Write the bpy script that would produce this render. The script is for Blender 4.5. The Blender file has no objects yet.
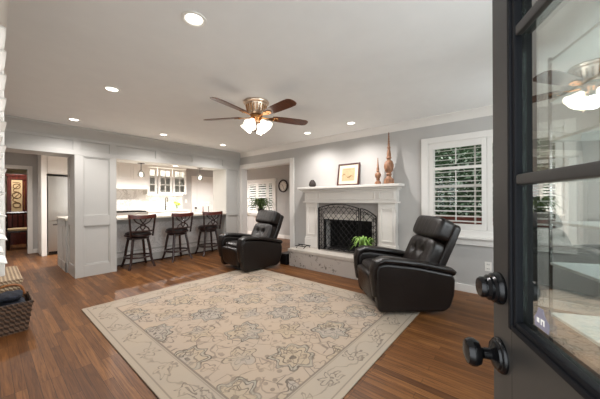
import bpy, bmesh, math, random
from mathutils import Vector, Matrix, Euler
C = bpy.context.scene.collection
S = bpy.context.scene
PI = math.pi
R = math.radians
random.seed(4)

# ------------------------------------------------------------------ camera
cd = bpy.data.cameras.new('camera')
cam = bpy.data.objects.new('camera', cd)
C.objects.link(cam)
cd.sensor_fit = 'HORIZONTAL'
cd.sensor_width = 36.0
cd.lens = 36.0 * 264.0 / 600.0
cd.clip_start = 0.02
cam.location = (0, 0, 1.26)
cam.rotation_euler = (Matrix.Rotation(R(40.08 - 90), 3, 'Z') @ Matrix.Rotation(R(90), 3, 'X') @ Matrix.Rotation(R(-0.26), 3, 'Z')).to_euler()
S.camera = cam

# ------------------------------------------------------------------ exposure
vs = S.view_settings
vs.view_transform = 'Standard'
vs.look = 'None'
vs.gamma = 1.0
vs.use_curve_mapping = False
vs.exposure = -0.5

# ------------------------------------------------------------------ world
W_STRENGTH = 3.0
w = bpy.data.worlds.new('sky')
S.world = w
w.use_nodes = True
nt = w.node_tree
nt.nodes.clear()
wo = nt.nodes.new('ShaderNodeOutputWorld')
wb = nt.nodes.new('ShaderNodeBackground')
wb.inputs['Strength'].default_value = W_STRENGTH
wb.inputs['Color'].default_value = (0.90, 0.95, 1.0, 1)
nt.links.new(wb.outputs[0], wo.inputs[0])


def area_light(name, loc, rot, sx, sy, power, col=(1, 1, 1)):
    l = bpy.data.lights.new(name, 'AREA')
    l.shape = 'RECTANGLE'
    l.size, l.size_y = sx, sy
    l.energy = power
    l.color = col
    o = bpy.data.objects.new(name, l)
    C.objects.link(o)
    o.location = loc
    o.rotation_euler = rot
    return o


POT_W = 85
POT_WALL_W = 100
FAN_W = 50
DAY_DOOR = 30
FILL_SIDE = 125
# daylight through the open front door and windows, plus added fill from the right
area_light('daylight_doorway', (-0.9, 0.12, 1.25), (0, R(-98), 0), 2.2, 2.0, DAY_DOOR, (0.92, 0.97, 1.0))
area_light('daylight_front_window', (-0.45, 1.56, 1.5), (0, R(-90), 0), 1.1, 0.9, 26, (0.95, 0.97, 1.0))
area_light('side_fill_light', (2.2, -1.75, 1.55), (R(-90), 0, R(180)), 2.4, 1.3, FILL_SIDE, (0.92, 0.97, 1.0))
area_light('daylight_dining_window', (6.75, 7.1, 1.5), (0, R(90), 0), 1.2, 1.5, 7, (0.95, 0.98, 1.0))


# ------------------------------------------------------------------ materials
def lin(c):
    c = c / 255.0
    return c / 12.92 if c <= 0.04045 else ((c + 0.055) / 1.055) ** 2.4


def rgb(r, g, b):
    return (lin(r), lin(g), lin(b), 1.0)


class X:
    """tiny wrapper to write node maths as expressions"""
    nt = None

    def __init__(s, sock): s.s = sock

    @staticmethod
    def m(op, *a):
        n = X.nt.nodes.new('ShaderNodeMath')
        n.operation = op
        for i, v in enumerate(a):
            if isinstance(v, X): X.nt.links.new(v.s, n.inputs[i])
            else: n.inputs[i].default_value = float(v)
        return X(n.outputs[0])

    def __add__(s, o): return X.m('ADD', s, o)
    __radd__ = __add__
    def __sub__(s, o): return X.m('SUBTRACT', s, o)
    def __rsub__(s, o): return X.m('SUBTRACT', o, s)
    def __mul__(s, o): return X.m('MULTIPLY', s, o)
    __rmul__ = __mul__
    def __truediv__(s, o): return X.m('DIVIDE', s, o)
    def abs(s): return X.m('ABSOLUTE', s)
    def sin(s): return X.m('SINE', s)
    def cos(s): return X.m('COSINE', s)
    def min(s, o): return X.m('MINIMUM', s, o)
    def max(s, o): return X.m('MAXIMUM', s, o)
    def mod(s, o): return X.m('FLOORED_MODULO', s, o)
    def lt(s, o): return X.m('LESS_THAN', s, o)
    def gt(s, o): return X.m('GREATER_THAN', s, o)

    def step(s, a, b):
        n = X.nt.nodes.new('ShaderNodeMapRange')
        n.interpolation_type = 'SMOOTHSTEP'
        X.nt.links.new(s.s, n.inputs[0])
        n.inputs[1].default_value = a
        n.inputs[2].default_value = b
        return X(n.outputs[0])

    def band(s, c, w): return 1.0 - (s - c).abs().step(w * 0.5, w)


def newmat(name):
    m = bpy.data.materials.new(name)
    m.use_nodes = True
    n = m.node_tree
    X.nt = n
    b = n.nodes['Principled BSDF']
    return m, n, b


def coords(n, kind='Object'):
    return n.nodes.new('ShaderNodeTexCoord').outputs[kind]


def mapping(n, src, scale=(1, 1, 1), rot=(0, 0, 0)):
    mp = n.nodes.new('ShaderNodeMapping')
    mp.inputs['Scale'].default_value = scale
    mp.inputs['Rotation'].default_value = rot
    n.links.new(src, mp.inputs[0])
    return mp.outputs[0]


def noise(n, vec, scale=5, detail=4, rough=0.5, out='Fac', dist=0.0):
    t = n.nodes.new('ShaderNodeTexNoise')
    t.inputs['Scale'].default_value = scale
    t.inputs['Detail'].default_value = detail
    t.inputs['Roughness'].default_value = rough
    t.inputs['Distortion'].default_value = dist
    if vec is not None: n.links.new(vec, t.inputs['Vector'])
    return t.outputs[out]


def ramp(n, fac, stops):
    r = n.nodes.new('ShaderNodeValToRGB')
    n.links.new(fac, r.inputs[0])
    e = r.color_ramp.elements
    while len(e) < len(stops): e.new(0.5)
    for i, (p, c) in enumerate(stops):
        e[i].position = p
        e[i].color = c
    return r.outputs[0]


def mix(n, fac, a, b, mode='MIX'):
    m = n.nodes.new('ShaderNodeMix')
    m.data_type = 'RGBA'
    m.blend_type = mode
    for v, i in ((fac, 0), (a, 6), (b, 7)):
        if isinstance(v, X): v = v.s
        if isinstance(v, (int, float, tuple)): m.inputs[i].default_value = v
        else: n.links.new(v, m.inputs[i])
    return m.outputs[2]


def bump(n, b, h, strength=0.2, dist=0.01):
    bp = n.nodes.new('ShaderNodeBump')
    bp.inputs['Strength'].default_value = strength
    bp.inputs['Distance'].default_value = dist
    n.links.new(h.s if isinstance(h, X) else h, bp.inputs['Height'])
    n.links.new(bp.outputs[0], b.inputs['Normal'])


def P(name, c, rough=0.5, metal=0.0, var=0.06, vscale=6.0, bs=None, bstr=0.15, stretch=(1, 1, 1), coat=0.0, spec=None):
    """plain painted / metal / cloth material with a little procedural variation"""
    m, n, b = newmat(name)
    v = mapping(n, coords(n), stretch)
    f = noise(n, v, vscale, 4)
    d = tuple(max(0.0, x * (1 - var * 2)) for x in c[:3]) + (1,)
    l = tuple(min(1.0, x * (1 + var)) for x in c[:3]) + (1,)
    n.links.new(ramp(n, f, [(0.25, d), (0.75, l)]), b.inputs['Base Color'])
    b.inputs['Roughness'].default_value = rough
    b.inputs['Metallic'].default_value = metal
    if coat: b.inputs['Coat Weight'].default_value = coat
    if spec is not None: b.inputs['Specular IOR Level'].default_value = spec
    if bs: bump(n, b, noise(n, v, bs, 5), bstr, 0.005)
    return m


def emissive(name, c, strength):
    m, n, b = newmat(name)
    b.inputs['Base Color'].default_value = c
    b.inputs['Emission Color'].default_value = c
    b.inputs['Emission Strength'].default_value = strength
    return m


def wood(name, light, dark, rough=0.4, scale=(1.5, 14, 14), bstr=0.05, coat=0.0):
    m, n, b = newmat(name)
    v = mapping(n, coords(n), scale)
    f = noise(n, v, 3.0, 6, 0.6, dist=0.6)
    n.links.new(ramp(n, f, [(0.3, dark), (0.7, light)]), b.inputs['Base Color'])
    b.inputs['Roughness'].default_value = rough
    b.inputs['Coat Weight'].default_value = coat
    bump(n, b, f, bstr, 0.004)
    return m


def floor_mat():
    m, n, b = newmat('oak_floor')
    s = n.nodes.new('ShaderNodeSeparateXYZ')
    n.links.new(coords(n), s.inputs[0])
    cb = n.nodes.new('ShaderNodeCombineXYZ')
    n.links.new(s.outputs[1], cb.inputs[0])
    n.links.new(s.outputs[0], cb.inputs[1])
    br = n.nodes.new('ShaderNodeTexBrick')
    br.offset = 0.37
    br.offset_frequency = 3
    br.inputs['Color1'].default_value = rgb(0, 0, 0)
    br.inputs['Color2'].default_value = rgb(255, 255, 255)
    br.inputs['Mortar'].default_value = rgb(128, 128, 128)
    br.inputs['Scale'].default_value = 1.0
    br.inputs['Mortar Size'].default_value = 0.0011
    br.inputs['Mortar Smooth'].default_value = 0.3
    br.inputs['Brick Width'].default_value = 0.85
    br.inputs['Row Height'].default_value = 0.058
    n.links.new(cb.outputs[0], br.inputs['Vector'])
    # per-plank shift of the grain
    add = n.nodes.new('ShaderNodeVectorMath')
    add.operation = 'MULTIPLY_ADD'
    n.links.new(br.outputs['Color'], add.inputs[0])
    add.inputs[1].default_value = (7, 3, 5)
    n.links.new(cb.outputs[0], add.inputs[2])
    g = noise(n, mapping(n, add.outputs[0], (2.6, 60, 1)), 1.0, 6, 0.7, dist=1.0)
    base = ramp(n, br.outputs['Color'], [(0.0, rgb(94, 60, 32)), (0.5, rgb(124, 81, 44)), (1.0, rgb(150, 102, 58))])
    col = mix(n, X.m('MULTIPLY', X(g).step(0.28, 0.75), 0.85), base, rgb(62, 34, 16))
    col = mix(n, X(br.outputs['Fac']), col, rgb(38, 22, 14))
    n.links.new(col, b.inputs['Base Color'])
    rr = X(noise(n, coords(n), 3, 3)) * 0.12 + 0.34
    n.links.new(rr.s, b.inputs['Roughness'])
    b.inputs['Specular IOR Level'].default_value = 0.25
    bump(n, b, X(g) * 0.3 - X(br.outputs['Fac']), 0.12, 0.002)
    return m


RHX, RHY = 1.25, 1.507


def rug_mat():
    m, n, b = newmat('wool_rug')
    co = coords(n)
    nz = n.nodes.new('ShaderNodeTexNoise')
    nz.inputs['Scale'].default_value = 8
    nz.inputs['Detail'].default_value = 2
    n.links.new(co, nz.inputs['Vector'])
    sx = n.nodes.new('ShaderNodeSeparateXYZ')
    n.links.new(co, sx.inputs[0])
    sn = n.nodes.new('ShaderNodeSeparateXYZ')
    n.links.new(nz.outputs['Color'], sn.inputs[0])
    x0, y0 = X(sx.outputs[0]), X(sx.outputs[1])
    x = x0 + (X(sn.outputs[0]) - 0.5) * 0.10
    y = y0 + (X(sn.outputs[1]) - 0.5) * 0.10
    ex, ey = RHX - x0.abs(), RHY - y0.abs()
    d = ex.min(ey)

    def cell(px, py, cw, ch, ox, oy):
        u = (px + ox).mod(cw) - cw / 2
        v = (py + oy).mod(ch) - ch / 2
        r = X.m('SQRT', u * u + v * v)
        return u, v, r, X.m('ARCTAN2', v, u)

    cells = n.nodes.new('ShaderNodeTexVoronoi')
    cells.inputs['Scale'].default_value = 14
    n.links.new(co, cells.inputs['Vector'])
    vd, vc = X(cells.outputs['Distance']), X(cells.outputs['Color'])
    sv = n.nodes.new('ShaderNodeSeparateXYZ')
    n.links.new(cells.outputs['Color'], sv.inputs[0])
    rnd = X(sv.outputs[0])
    big = X(noise(n, co, 2.6, 2))
    mid = X(noise(n, co, 30, 3))
    # large medallions, and smaller ones between them
    u, v, r, t = cell(x, y, 0.56, 0.62, 0.1, 0.05)
    ra = r - (t * 8).cos() * 0.022 - (t * 3).sin() * 0.01
    lineA = ra.band(0.160, 0.010).max(ra.band(0.130, 0.007)).max((r - (t * 6).cos() * 0.02).band(0.075, 0.009)).max((r).lt(0.022))
    fillA = 1.0 - ra.step(0.14, 0.165)
    ringA = (1.0 - ra.step(0.155, 0.168)) * ra.step(0.122, 0.135)
    u2, v2, r2, t2 = cell(x, y, 0.56, 0.62, 0.38, 0.36)
    rb = r2 - (t2 * 5).cos() * 0.03
    lineB = rb.band(0.12, 0.009).max(rb.band(0.06, 0.008))
    fillB = 1.0 - rb.step(0.10, 0.125)
    u3, v3, r3, t3 = cell(x, y, 0.28, 0.31, 0.19, 0.12)
    rc = r3 - (t3 * 4).cos() * 0.016
    lineC = rc.band(0.042, 0.009)
    # vines
    vine = (v - (u * 9.5).sin() * 0.13).band(0.0, 0.006).max((u2 + (v2 * 8.5).sin() * 0.12).band(0.0, 0.009))
    leaf = (vd.lt(0.30)) * (rnd.gt(0.62))
    line = lineA.max(lineB * 0.9).max(lineC * 0.8).max(vine * 0.55).max(leaf * 0.6)
    ve = n.nodes.new('ShaderNodeTexVoronoi')
    ve.feature = 'DISTANCE_TO_EDGE'
    ve.inputs['Scale'].default_value = 8.5
    n.links.new(co, ve.inputs['Vector'])
    line = line.max((1.0 - X(ve.outputs['Distance']).step(0.015, 0.04)) * X(noise(n, co, 6, 2)).step(0.46, 0.56) * 0.7)
    wear = X(noise(n, co, 5, 5, 0.65)).step(0.30, 0.62) * 0.65 + 0.35
    inner = d.gt(0.272)
    # border ornament
    horiz = ex.lt(ey)
    tt = horiz * y + (1.0 - horiz) * x
    tw = tt + (big - 0.5) * 0.5
    wv = (tw + 0.2).mod(0.36) - 0.18 + (X(sn.outputs[0]) - 0.5) * 0.12
    q = d - 0.155 + (X(sn.outputs[1]) - 0.5) * 0.12
    br_ = X.m('SQRT', wv * wv + q * q)
    bt = X.m('ARCTAN2', q, wv)
    bl = (br_ - (bt * 6).cos() * 0.022).band(0.062, 0.011).max((br_).lt(0.016)).max((q - (tt * 15).sin() * 0.055).band(0, 0.010) * 0.55)
    edge = d.band(0.272, 0.010).max(d.band(0.255, 0.006) * 0.5).max(d.band(0.045, 0.007) * 0.7)
    field = mix(n, big, rgb(182, 160, 137), rgb(164, 152, 140))
    bord = mix(n, big, rgb(176, 160, 140), rgb(162, 152, 140))
    fine = mix(n, fillA.max(fillB) * inner * 0.45, field, mix(n, X(noise(n, co, 1.9, 1)).step(0.42, 0.58), rgb(172, 156, 130), rgb(146, 146, 142)))
    fine = mix(n, ringA * inner * 0.55, fine, rgb(150, 148, 138))
    base = mix(n, inner, bord, fine)
    allline = (line * inner).max(bl * (1.0 - inner) * d.gt(0.05) * 0.75) * wear * 0.9
    allline = allline.max(edge * 0.6)
    col = mix(n, allline, base, rgb(78, 70, 66))
    col = mix(n, mid * 0.22, col, rgb(160, 146, 128))
    n.links.new(col, b.inputs['Base Color'])
    b.inputs['Roughness'].default_value = 0.95
    b.inputs['Specular IOR Level'].default_value = 0.1
    bump(n, b, X(noise(n, co, 260, 2)) + allline * -0.4, 0.5, 0.004)
    return m


def marble(name, base, vein, scale=3.0, rough=0.25, tile=None):
    m, n, b = newmat(name)
    co = coords(n)
    f = noise(n, co, scale, 8, 0.62, dist=1.6)
    v = (X(f) - 0.5).abs().step(0.0, 0.05)
    f2 = noise(n, co, scale * 0.5, 3)
    col = mix(n, (1.0 - v) * X(f2) * 0.9, base, vein)
    n.links.new(col, b.inputs['Base Color'])
    b.inputs['Roughness'].default_value = rough
    return m


def stone_mat():
    """painted pitted stone of the hearth"""
    m, n, b = newmat('painted_stone')
    co = coords(n)
    f = X(noise(n, co, 16, 6, 0.7)).step(0.55, 0.61)
    g = X(noise(n, co, 3.0, 2)).step(0.40, 0.55)
    col = mix(n, f * g * 0.8, rgb(178, 170, 162), rgb(70, 64, 60))
    n.links.new(col, b.inputs['Base Color'])
    b.inputs['Roughness'].default_value = 0.7
    bump(n, b, f * g * -1.0 + X(noise(n, co, 30, 4)) * 0.4, 0.4, 0.006)
    return m


def wicker(name, a, bcol, sc=55):
    m, n, b = newmat(name)
    co = coords(n)
    s = n.nodes.new('ShaderNodeSeparateXYZ')
    n.links.new(co, s.inputs[0])
    px, py, pz = X(s.outputs[0]), X(s.outputs[1]), X(s.outputs[2])
    wv = ((px + py) * sc).sin() * ((pz * 1.4 + px - py) * sc).sin()
    wv = wv.step(-0.5, 0.5) * 2.0 - 1.0
    wv = wv * 0.5 + 0.5
    f = X(noise(n, co, 18, 3))
    n.links.new(mix(n, wv * 0.7 + f * 0.3, bcol, a), b.inputs['Base Color'])
    b.inputs['Roughness'].default_value = 0.7
    bump(n, b, wv, 0.7, 0.008)
    return m


def leather():
    m, n, b = newmat('dark_leather')
    co = coords(n)
    f = X(noise(n, co, 4, 4))
    n.links.new(mix(n, f, rgb(13, 8, 6), rgb(25, 17, 13)), b.inputs['Base Color'])
    n.links.new((f * 0.14 + 0.29).s, b.inputs['Roughness'])
    b.inputs['Specular IOR Level'].default_value = 0.42
    vo = n.nodes.new('ShaderNodeTexVoronoi')
    vo.inputs['Scale'].default_value = 190
    n.links.new(co, vo.inputs['Vector'])
    wr = X(noise(n, mapping(n, co, (6, 20, 6)), 1.0, 4, 0.55, dist=1.2))
    bump(n, b, X(vo.outputs['Distance']) * 0.12 + wr * 0.9, 0.35, 0.012)
    return m


def glass_mat(name, tint=(0.9, 0.95, 0.95, 1), refl=0.3, rough=0.0, edge=0.9):
    m, n, b = newmat(name)
    n.nodes.remove(b)
    o = n.nodes['Material Output']
    tr = n.nodes.new('ShaderNodeBsdfTransparent')
    tr.inputs[0].default_value = tint
    gl = n.nodes.new('ShaderNodeBsdfGlossy')
    gl.inputs['Roughness'].default_value = rough
    gl.inputs['Color'].default_value = (0.97, 1.0, 0.99, 1)
    lw = n.nodes.new('ShaderNodeLayerWeight')
    lw.inputs[0].default_value = 0.5
    mx = n.nodes.new('ShaderNodeMixShader')
    f = (X.m('POWER', X(lw.outputs['Facing']), 5.0) * edge + refl).min(1.0)
    n.links.new(f.s, mx.inputs[0])
    n.links.new(tr.outputs[0], mx.inputs[1])
    n.links.new(gl.outputs[0], mx.inputs[2])
    n.links.new(mx.outputs[0], o.inputs[0])
    return m


def leafy(name, a, bcol, rough=0.5):
    m, n, b = newmat(name)
    g = n.nodes.new('ShaderNodeNewGeometry')
    n.links.new(mix(n, X(g.outputs['Random Per Island']), a, bcol), b.inputs['Base Color'])
    b.inputs['Roughness'].default_value = rough
    return m


M = {
    'wall': P('grey_wall_paint', rgb(182, 179, 175), 0.75, var=0.015, bs=90, bstr=0.03),
    'ceil': P('ceiling_paint', rgb(238, 238, 236), 0.85, var=0.012),
    'trim': P('white_trim_paint', rgb(226, 222, 216), 0.4, var=0.01),
    'panel': P('panel_paint', rgb(190, 188, 183), 0.45, var=0.012),
    'cab': P('cabinet_paint', rgb(236, 233, 226), 0.4, var=0.01),
    'floor': floor_mat(),
    'rug': rug_mat(),
    'leather': leather(),
    'black': P('matte_black', rgb(14, 13, 13), 0.5, var=0.1),
    'iron': P('wrought_iron', rgb(22, 20, 19), 0.5, 0.6, var=0.1, bs=60),
    'soot': P('soot_black', rgb(17, 15, 15), 0.9, var=0.3, bs=20),
    'cherry': wood('cherry_wood', rgb(104, 40, 25), rgb(58, 21, 14), 0.32, (10, 10, 2), coat=0.2),
    'espresso': wood('espresso_wood', rgb(54, 25, 17), rgb(28, 13, 9), 0.32, (10, 10, 2), coat=0.2),
    'seatleather': P('black_seat', rgb(30, 22, 20), 0.35, var=0.1),
    'blade': wood('walnut_blade', rgb(120, 70, 44), rgb(70, 36, 22), 0.3, (1.5, 16, 16), coat=0.3),
    'nickel': P('brushed_nickel', rgb(214, 192, 170), 0.3, 1.0, var=0.05, stretch=(1, 1, 20)),
    'brass': P('antique_brass', rgb(190, 140, 92), 0.25, 1.0, var=0.06),
    'shade': emissive('lit_frosted_glass', (1.0, 0.93, 0.82, 1), 3.0),
    'lens': emissive('lit_lens', (1.0, 0.94, 0.85, 1), 9.0),
    'bulb': emissive('lit_bulb', (1.0, 0.93, 0.82, 1), 4.0),
    'strip': emissive('under_cabinet_led', (1.0, 0.97, 0.92, 1), 3.0),
    'stone': stone_mat(),
    'slab': P('hearth_slab_paint', rgb(186, 178, 168), 0.6, var=0.05, vscale=10, bs=20, bstr=0.15),
    'lintel': P('pale_lintel_tile', rgb(206, 200, 192), 0.5, var=0.06, vscale=14),
    'surround': P('grey_surround_tile', rgb(156, 150, 145), 0.45, var=0.06, vscale=14),
    'mantel': P('mantel_paint', rgb(222, 217, 210), 0.42, var=0.015),
    'finial': wood('turned_pale_wood', rgb(166, 120, 88), rgb(104, 68, 46), 0.55, (14, 14, 5)),
    'frame': wood('burgundy_frame', rgb(84, 46, 42), rgb(52, 26, 24), 0.4),
    'mat': P('cream_mat_board', rgb(205, 193, 170), 0.8, var=0.02),
    'art': P('tan_art_paper', rgb(178, 154, 118), 0.8, var=0.08, vscale=25),
    'ink': P('brown_ink', rgb(130, 98, 62), 0.8),
    'cone': P('dark_carved_wood', rgb(48, 38, 32), 0.6, var=0.2, vscale=30),
    'green': leafy('leaf_green', rgb(94, 140, 48), rgb(150, 186, 86)),
    'fern': leafy('fern_green', rgb(44, 70, 30), rgb(104, 128, 58)),
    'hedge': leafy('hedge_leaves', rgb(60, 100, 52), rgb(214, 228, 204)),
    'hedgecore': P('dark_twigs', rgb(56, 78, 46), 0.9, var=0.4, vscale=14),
    'pot': P('dark_pot', rgb(30, 30, 32), 0.4),
    'potclay': P('brown_pot', rgb(96, 74, 58), 0.6),
    'soil': P('potting_soil', rgb(44, 32, 24), 0.95, var=0.3, vscale=60),
    'doorblack': P('black_door_paint', rgb(46, 44, 42), 0.4, var=0.05, vscale=3),
    'doormould': P('black_moulding_paint', rgb(9, 11, 16), 0.6, var=0.04, spec=0.2),
    'knob': P('black_bronze', rgb(16, 16, 18), 0.22, 0.3, var=0.1),
    'glass': glass_mat('door_glass', (0.90, 0.94, 0.92, 1), 0.34),
    'lampglass': glass_mat('pendant_glass', (0.93, 0.94, 0.94, 1), 0.06, 0.0, 0.5),
    'clear': glass_mat('clear_glass', (0.96, 0.97, 0.97, 1), 0.008, 0.0, 0.3),
    'cabglass': glass_mat('cabinet_glass', (0.86, 0.87, 0.87, 1), 0.08),
    'marble': marble('white_marble', rgb(234, 230, 224), rgb(168, 160, 152), 3.5),
    'barmarble': marble('grey_marble', rgb(232, 229, 226), rgb(176, 172, 170), 5.0, 0.35),
    'quartz': P('pale_quartz', rgb(222, 214, 200), 0.2, var=0.05, vscale=40),
    'steel': P('stainless_steel', rgb(190, 186, 180), 0.32, 1.0, var=0.04, stretch=(30, 30, 1)),
    'chrome': P('dark_chrome', rgb(110, 108, 106), 0.2, 1.0),
    'wicker': wicker('pale_wicker', rgb(214, 190, 156), rgb(104, 78, 56), 105),
    'wickerdark': wicker('dark_wicker', rgb(112, 86, 66), rgb(38, 26, 20), 90),
    'cloth': P('navy_cloth', rgb(34, 38, 50), 0.9, var=0.45, vscale=45, bs=40),
    'handle': wood('bent_wood_handle', rgb(170, 112, 62), rgb(120, 72, 38)),
    'tan': P('tan_upholstery', rgb(214, 184, 138), 0.8, var=0.06),
    'yellow': leafy('yellow_petals', rgb(226, 214, 40), rgb(196, 214, 90)),
    'white': P('white_ceramic', rgb(240, 238, 232), 0.3, var=0.01),
    'clockface': P('clock_dial', rgb(226, 218, 204), 0.5, var=0.02),
    'brick': P('red_brick_wall', rgb(120, 62, 48), 0.9, var=0.2, vscale=12),
    'ground': P('garden_ground', rgb(92, 88, 74), 0.95, var=0.2, vscale=4),
    'porch': P('porch_concrete', rgb(168, 164, 156), 0.9, var=0.08, vscale=5),
    'lilac': P('lilac_decal', rgb(132, 128, 142), 0.5, var=0.1),
    'shelf': P('white_shelf_paint', rgb(226, 230, 226), 0.4, var=0.01),
    'red': P('red_ceramic', rgb(120, 30, 26), 0.3),
    'plate': P('switch_plate', rgb(232, 228, 220), 0.4, var=0.01),
}


# ------------------------------------------------------------------ mesh helpers
class MB:
    def __init__(s, mat=None):
        s.bm = bmesh.new()
        s.M = mat or Matrix.Identity(4)
        s.bev = False

    def _add(s, verts, faces, bev=0.0, seg=2):
        t = bmesh.new()
        vs_ = [t.verts.new(v) for v in verts]
        for f in faces:
            try: t.faces.new([vs_[i] for i in f])
            except ValueError: pass
        t.normal_update()
        bmesh.ops.recalc_face_normals(t, faces=t.faces[:])
        if bev > 0:
            s.bev = True
            bmesh.ops.bevel(t, geom=[e for e in t.edges if e.is_manifold and e.calc_face_angle(0) > 0.5], offset=bev, segments=seg, profile=0.5, affect='EDGES', clamp_overlap=True)
        t.transform(s.M)
        me = bpy.data.meshes.new('t')
        t.to_mesh(me)
        t.free()
        s.bm.from_mesh(me)
        bpy.data.meshes.remove(me)
        return s

    def box(s, x0, x1, y0, y1, z0, z1, bev=0.0, seg=2):
        v = [(x, y, z) for x in (x0, x1) for y in (y0, y1) for z in (z0, z1)]
        return s._add(v, [(0, 1, 3, 2), (4, 6, 7, 5), (0, 4, 5, 1), (2, 3, 7, 6), (0, 2, 6, 4), (1, 5, 7, 3)], bev, seg)

    def prism(s, poly, axis, a, b, bev=0.0, seg=2):
        """poly: 2-D outline in the plane across axis ('x': (y,z), 'y': (x,z), 'z': (x,y))"""
        def p(q, t): return {'x': (t, q[0], q[1]), 'y': (q[0], t, q[1]), 'z': (q[0], q[1], t)}[axis]
        n = len(poly)
        v = [p(q, a) for q in poly] + [p(q, b) for q in poly]
        f = [tuple(range(n)), tuple(range(2 * n - 1, n - 1, -1))] + [(i, (i + 1) % n, n + (i + 1) % n, n + i) for i in range(n)]
        return s._add(v, f, bev, seg)

    def tube(s, pts, r, seg=8, closed=False, flat=1.0, cap=True):
        pts = [Vector(p) for p in pts]
        n = len(pts)
        rr = r if isinstance(r, (list, tuple)) else [r] * n
        up = None
        verts = []
        for i, p in enumerate(pts):
            a = pts[(i - 1) % n] if (closed or i > 0) else p
            b = pts[(i + 1) % n] if (closed or i < n - 1) else p
            d = (b - a).normalized()
            if up is None:
                up = Vector((0, 0, 1)) if abs(d.z) < 0.9 else Vector((1, 0, 0))
            side = d.cross(up).normalized()
            up = side.cross(d).normalized()
            for k in range(seg):
                t = 2 * PI * k / seg
                verts.append(p + side * math.cos(t) * rr[i] + up * math.sin(t) * rr[i] * flat)
        faces = []
        for i in range(n if closed else n - 1):
            j = (i + 1) % n
            for k in range(seg):
                l = (k + 1) % seg
                faces.append((i * seg + k, i * seg + l, j * seg + l, j * seg + k))
        if not closed and cap:
            faces += [tuple(range(seg - 1, -1, -1)), tuple((n - 1) * seg + k for k in range(seg))]
        return s._add(verts, faces)

    def bar(s, a, b, w, h=None):
        return s.tube([a, b], w * 0.7071, 4, flat=(h or w) / w)

    def lathe(s, prof, seg=24, c=(0, 0, 0), rot=None):
        verts, idx = [], []
        for (r_, z) in prof:
            if r_ <= 1e-6:
                idx.append([len(verts)] * seg)
                verts.append(Vector((0, 0, z)))
            else:
                idx.append([len(verts) + k for k in range(seg)])
                verts += [Vector((r_ * math.cos(2 * PI * k / seg), r_ * math.sin(2 * PI * k / seg), z)) for k in range(seg)]
        faces = []
        for i in range(len(prof) - 1):
            for k in range(seg):
                l = (k + 1) % seg
                f = [idx[i][k], idx[i][l], idx[i + 1][l], idx[i + 1][k]]
                g = []
                for q in f:
                    if q not in g: g.append(q)
                if len(g) > 2: faces.append(tuple(g))
        if prof[0][0] > 1e-6: faces.append(tuple(reversed(idx[0])))
        if prof[-1][0] > 1e-6 and prof[-1] != prof[0]: faces.append(tuple(idx[-1]))
        if rot is not None: verts = [rot @ v for v in verts]
        verts = [v + Vector(c) for v in verts]
        return s._add(verts, faces)

    def pillow(s, c, size, k=5.0, n=10, rot=None, fn=None):
        """rounded cushion: a cube's surface pulled onto a superellipsoid"""
        t = bmesh.new()
        bmesh.ops.create_cube(t, size=2.0)
        bmesh.ops.subdivide_edges(t, edges=t.edges[:], cuts=n, use_grid_fill=True)
        for v in t.verts:
            p = v.co
            l = (abs(p.x) ** k + abs(p.y) ** k + abs(p.z) ** k) ** (1.0 / k)
            q = p / l
            if fn: q = fn(q)
            v.co = Vector((q.x * size[0] / 2, q.y * size[1] / 2, q.z * size[2] / 2))
        mt = Matrix.Translation(Vector(c)) @ (rot.to_4x4() if rot is not None else Matrix.Identity(4))
        t.transform(s.M @ mt)
        me = bpy.data.meshes.new('t')
        t.to_mesh(me)
        t.free()
        s.bm.from_mesh(me)
        bpy.data.meshes.remove(me)
        return s

    def strip(s, pts, widths, side):
        """a leaf blade along pts"""
        side = Vector(side)
        v, f = [], []
        for p, w_ in zip(pts, widths):
            v += [Vector(p) - side * w_ / 2, Vector(p) + side * w_ / 2]
        for i in range(len(pts) - 1): f.append((2 * i, 2 * i + 1, 2 * i + 3, 2 * i + 2))
        return s._add(v, f)

    def build(s, name, mat, parent=None, label=None, smooth=True):
        me = bpy.data.meshes.new(name)
        s.bm.to_mesh(me)
        s.bm.free()
        if smooth:
            me.polygons.foreach_set('use_smooth', [True] * len(me.polygons))
            me.set_sharp_from_angle(angle=R(38))
        me.materials.append(M[mat] if isinstance(mat, str) else mat)
        o = bpy.data.objects.new(name, me)
        C.objects.link(o)
        if smooth and s.bev:
            wnm = o.modifiers.new('weighted', 'WEIGHTED_NORMAL')
            wnm.weight = 100
            wnm.keep_sharp = True
        if parent: o.parent = parent
        if label: o['label'] = label
        return o


def tag(o, label, cat, group=None):
    o['label'] = label
    o['category'] = cat
    if group: o['group'] = group
    return o


def thing(name, label, cat, loc=(0, 0, 0), rz=0.0, group=None):
    o = bpy.data.objects.new(name, None)
    o.empty_display_size = 0.1
    C.objects.link(o)
    o.location = loc
    o.rotation_euler = (0, 0, rz)
    return tag(o, label, cat, group)


def dup(o, parent=None):
    c = o.copy()
    C.objects.link(c)
    if parent: c.parent = parent
    for ch in list(o.children): dup(ch, c)
    return c


def struct(name, mb, mat, parent=None, smooth=True):
    o = mb.build(name, mat, parent, smooth=smooth)
    if parent is None: o['kind'] = 'structure'
    return o


def sthing(name, loc=(0, 0, 0), rz=0.0):
    o = bpy.data.objects.new(name, None)
    C.objects.link(o)
    o.location = loc
    o.rotation_euler = (0, 0, rz)
    o['kind'] = 'structure'
    return o


# ------------------------------------------------------------------ the setting
H = 2.44
XW, YK, YK2 = 4.185, 5.534, 6.09        # fireplace wall, kitchen wall front and back
YB = 9.0                                 # kitchen back wall
XD = 6.2                                 # dining room far wall
struct('floor', MB().box(-0.12, 4.3, -1.4, 2.9, -0.1, 0.0).box(-0.12, 6.32, 2.9, 12.6, -0.1, 0.0), 'floor')
struct('ceiling', MB().box(-0.14, 4.325, -1.4, 2.9, H, H + 0.1).box(-0.14, 6.32, 2.9, 12.6, H, H + 0.1), 'ceil')
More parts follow.
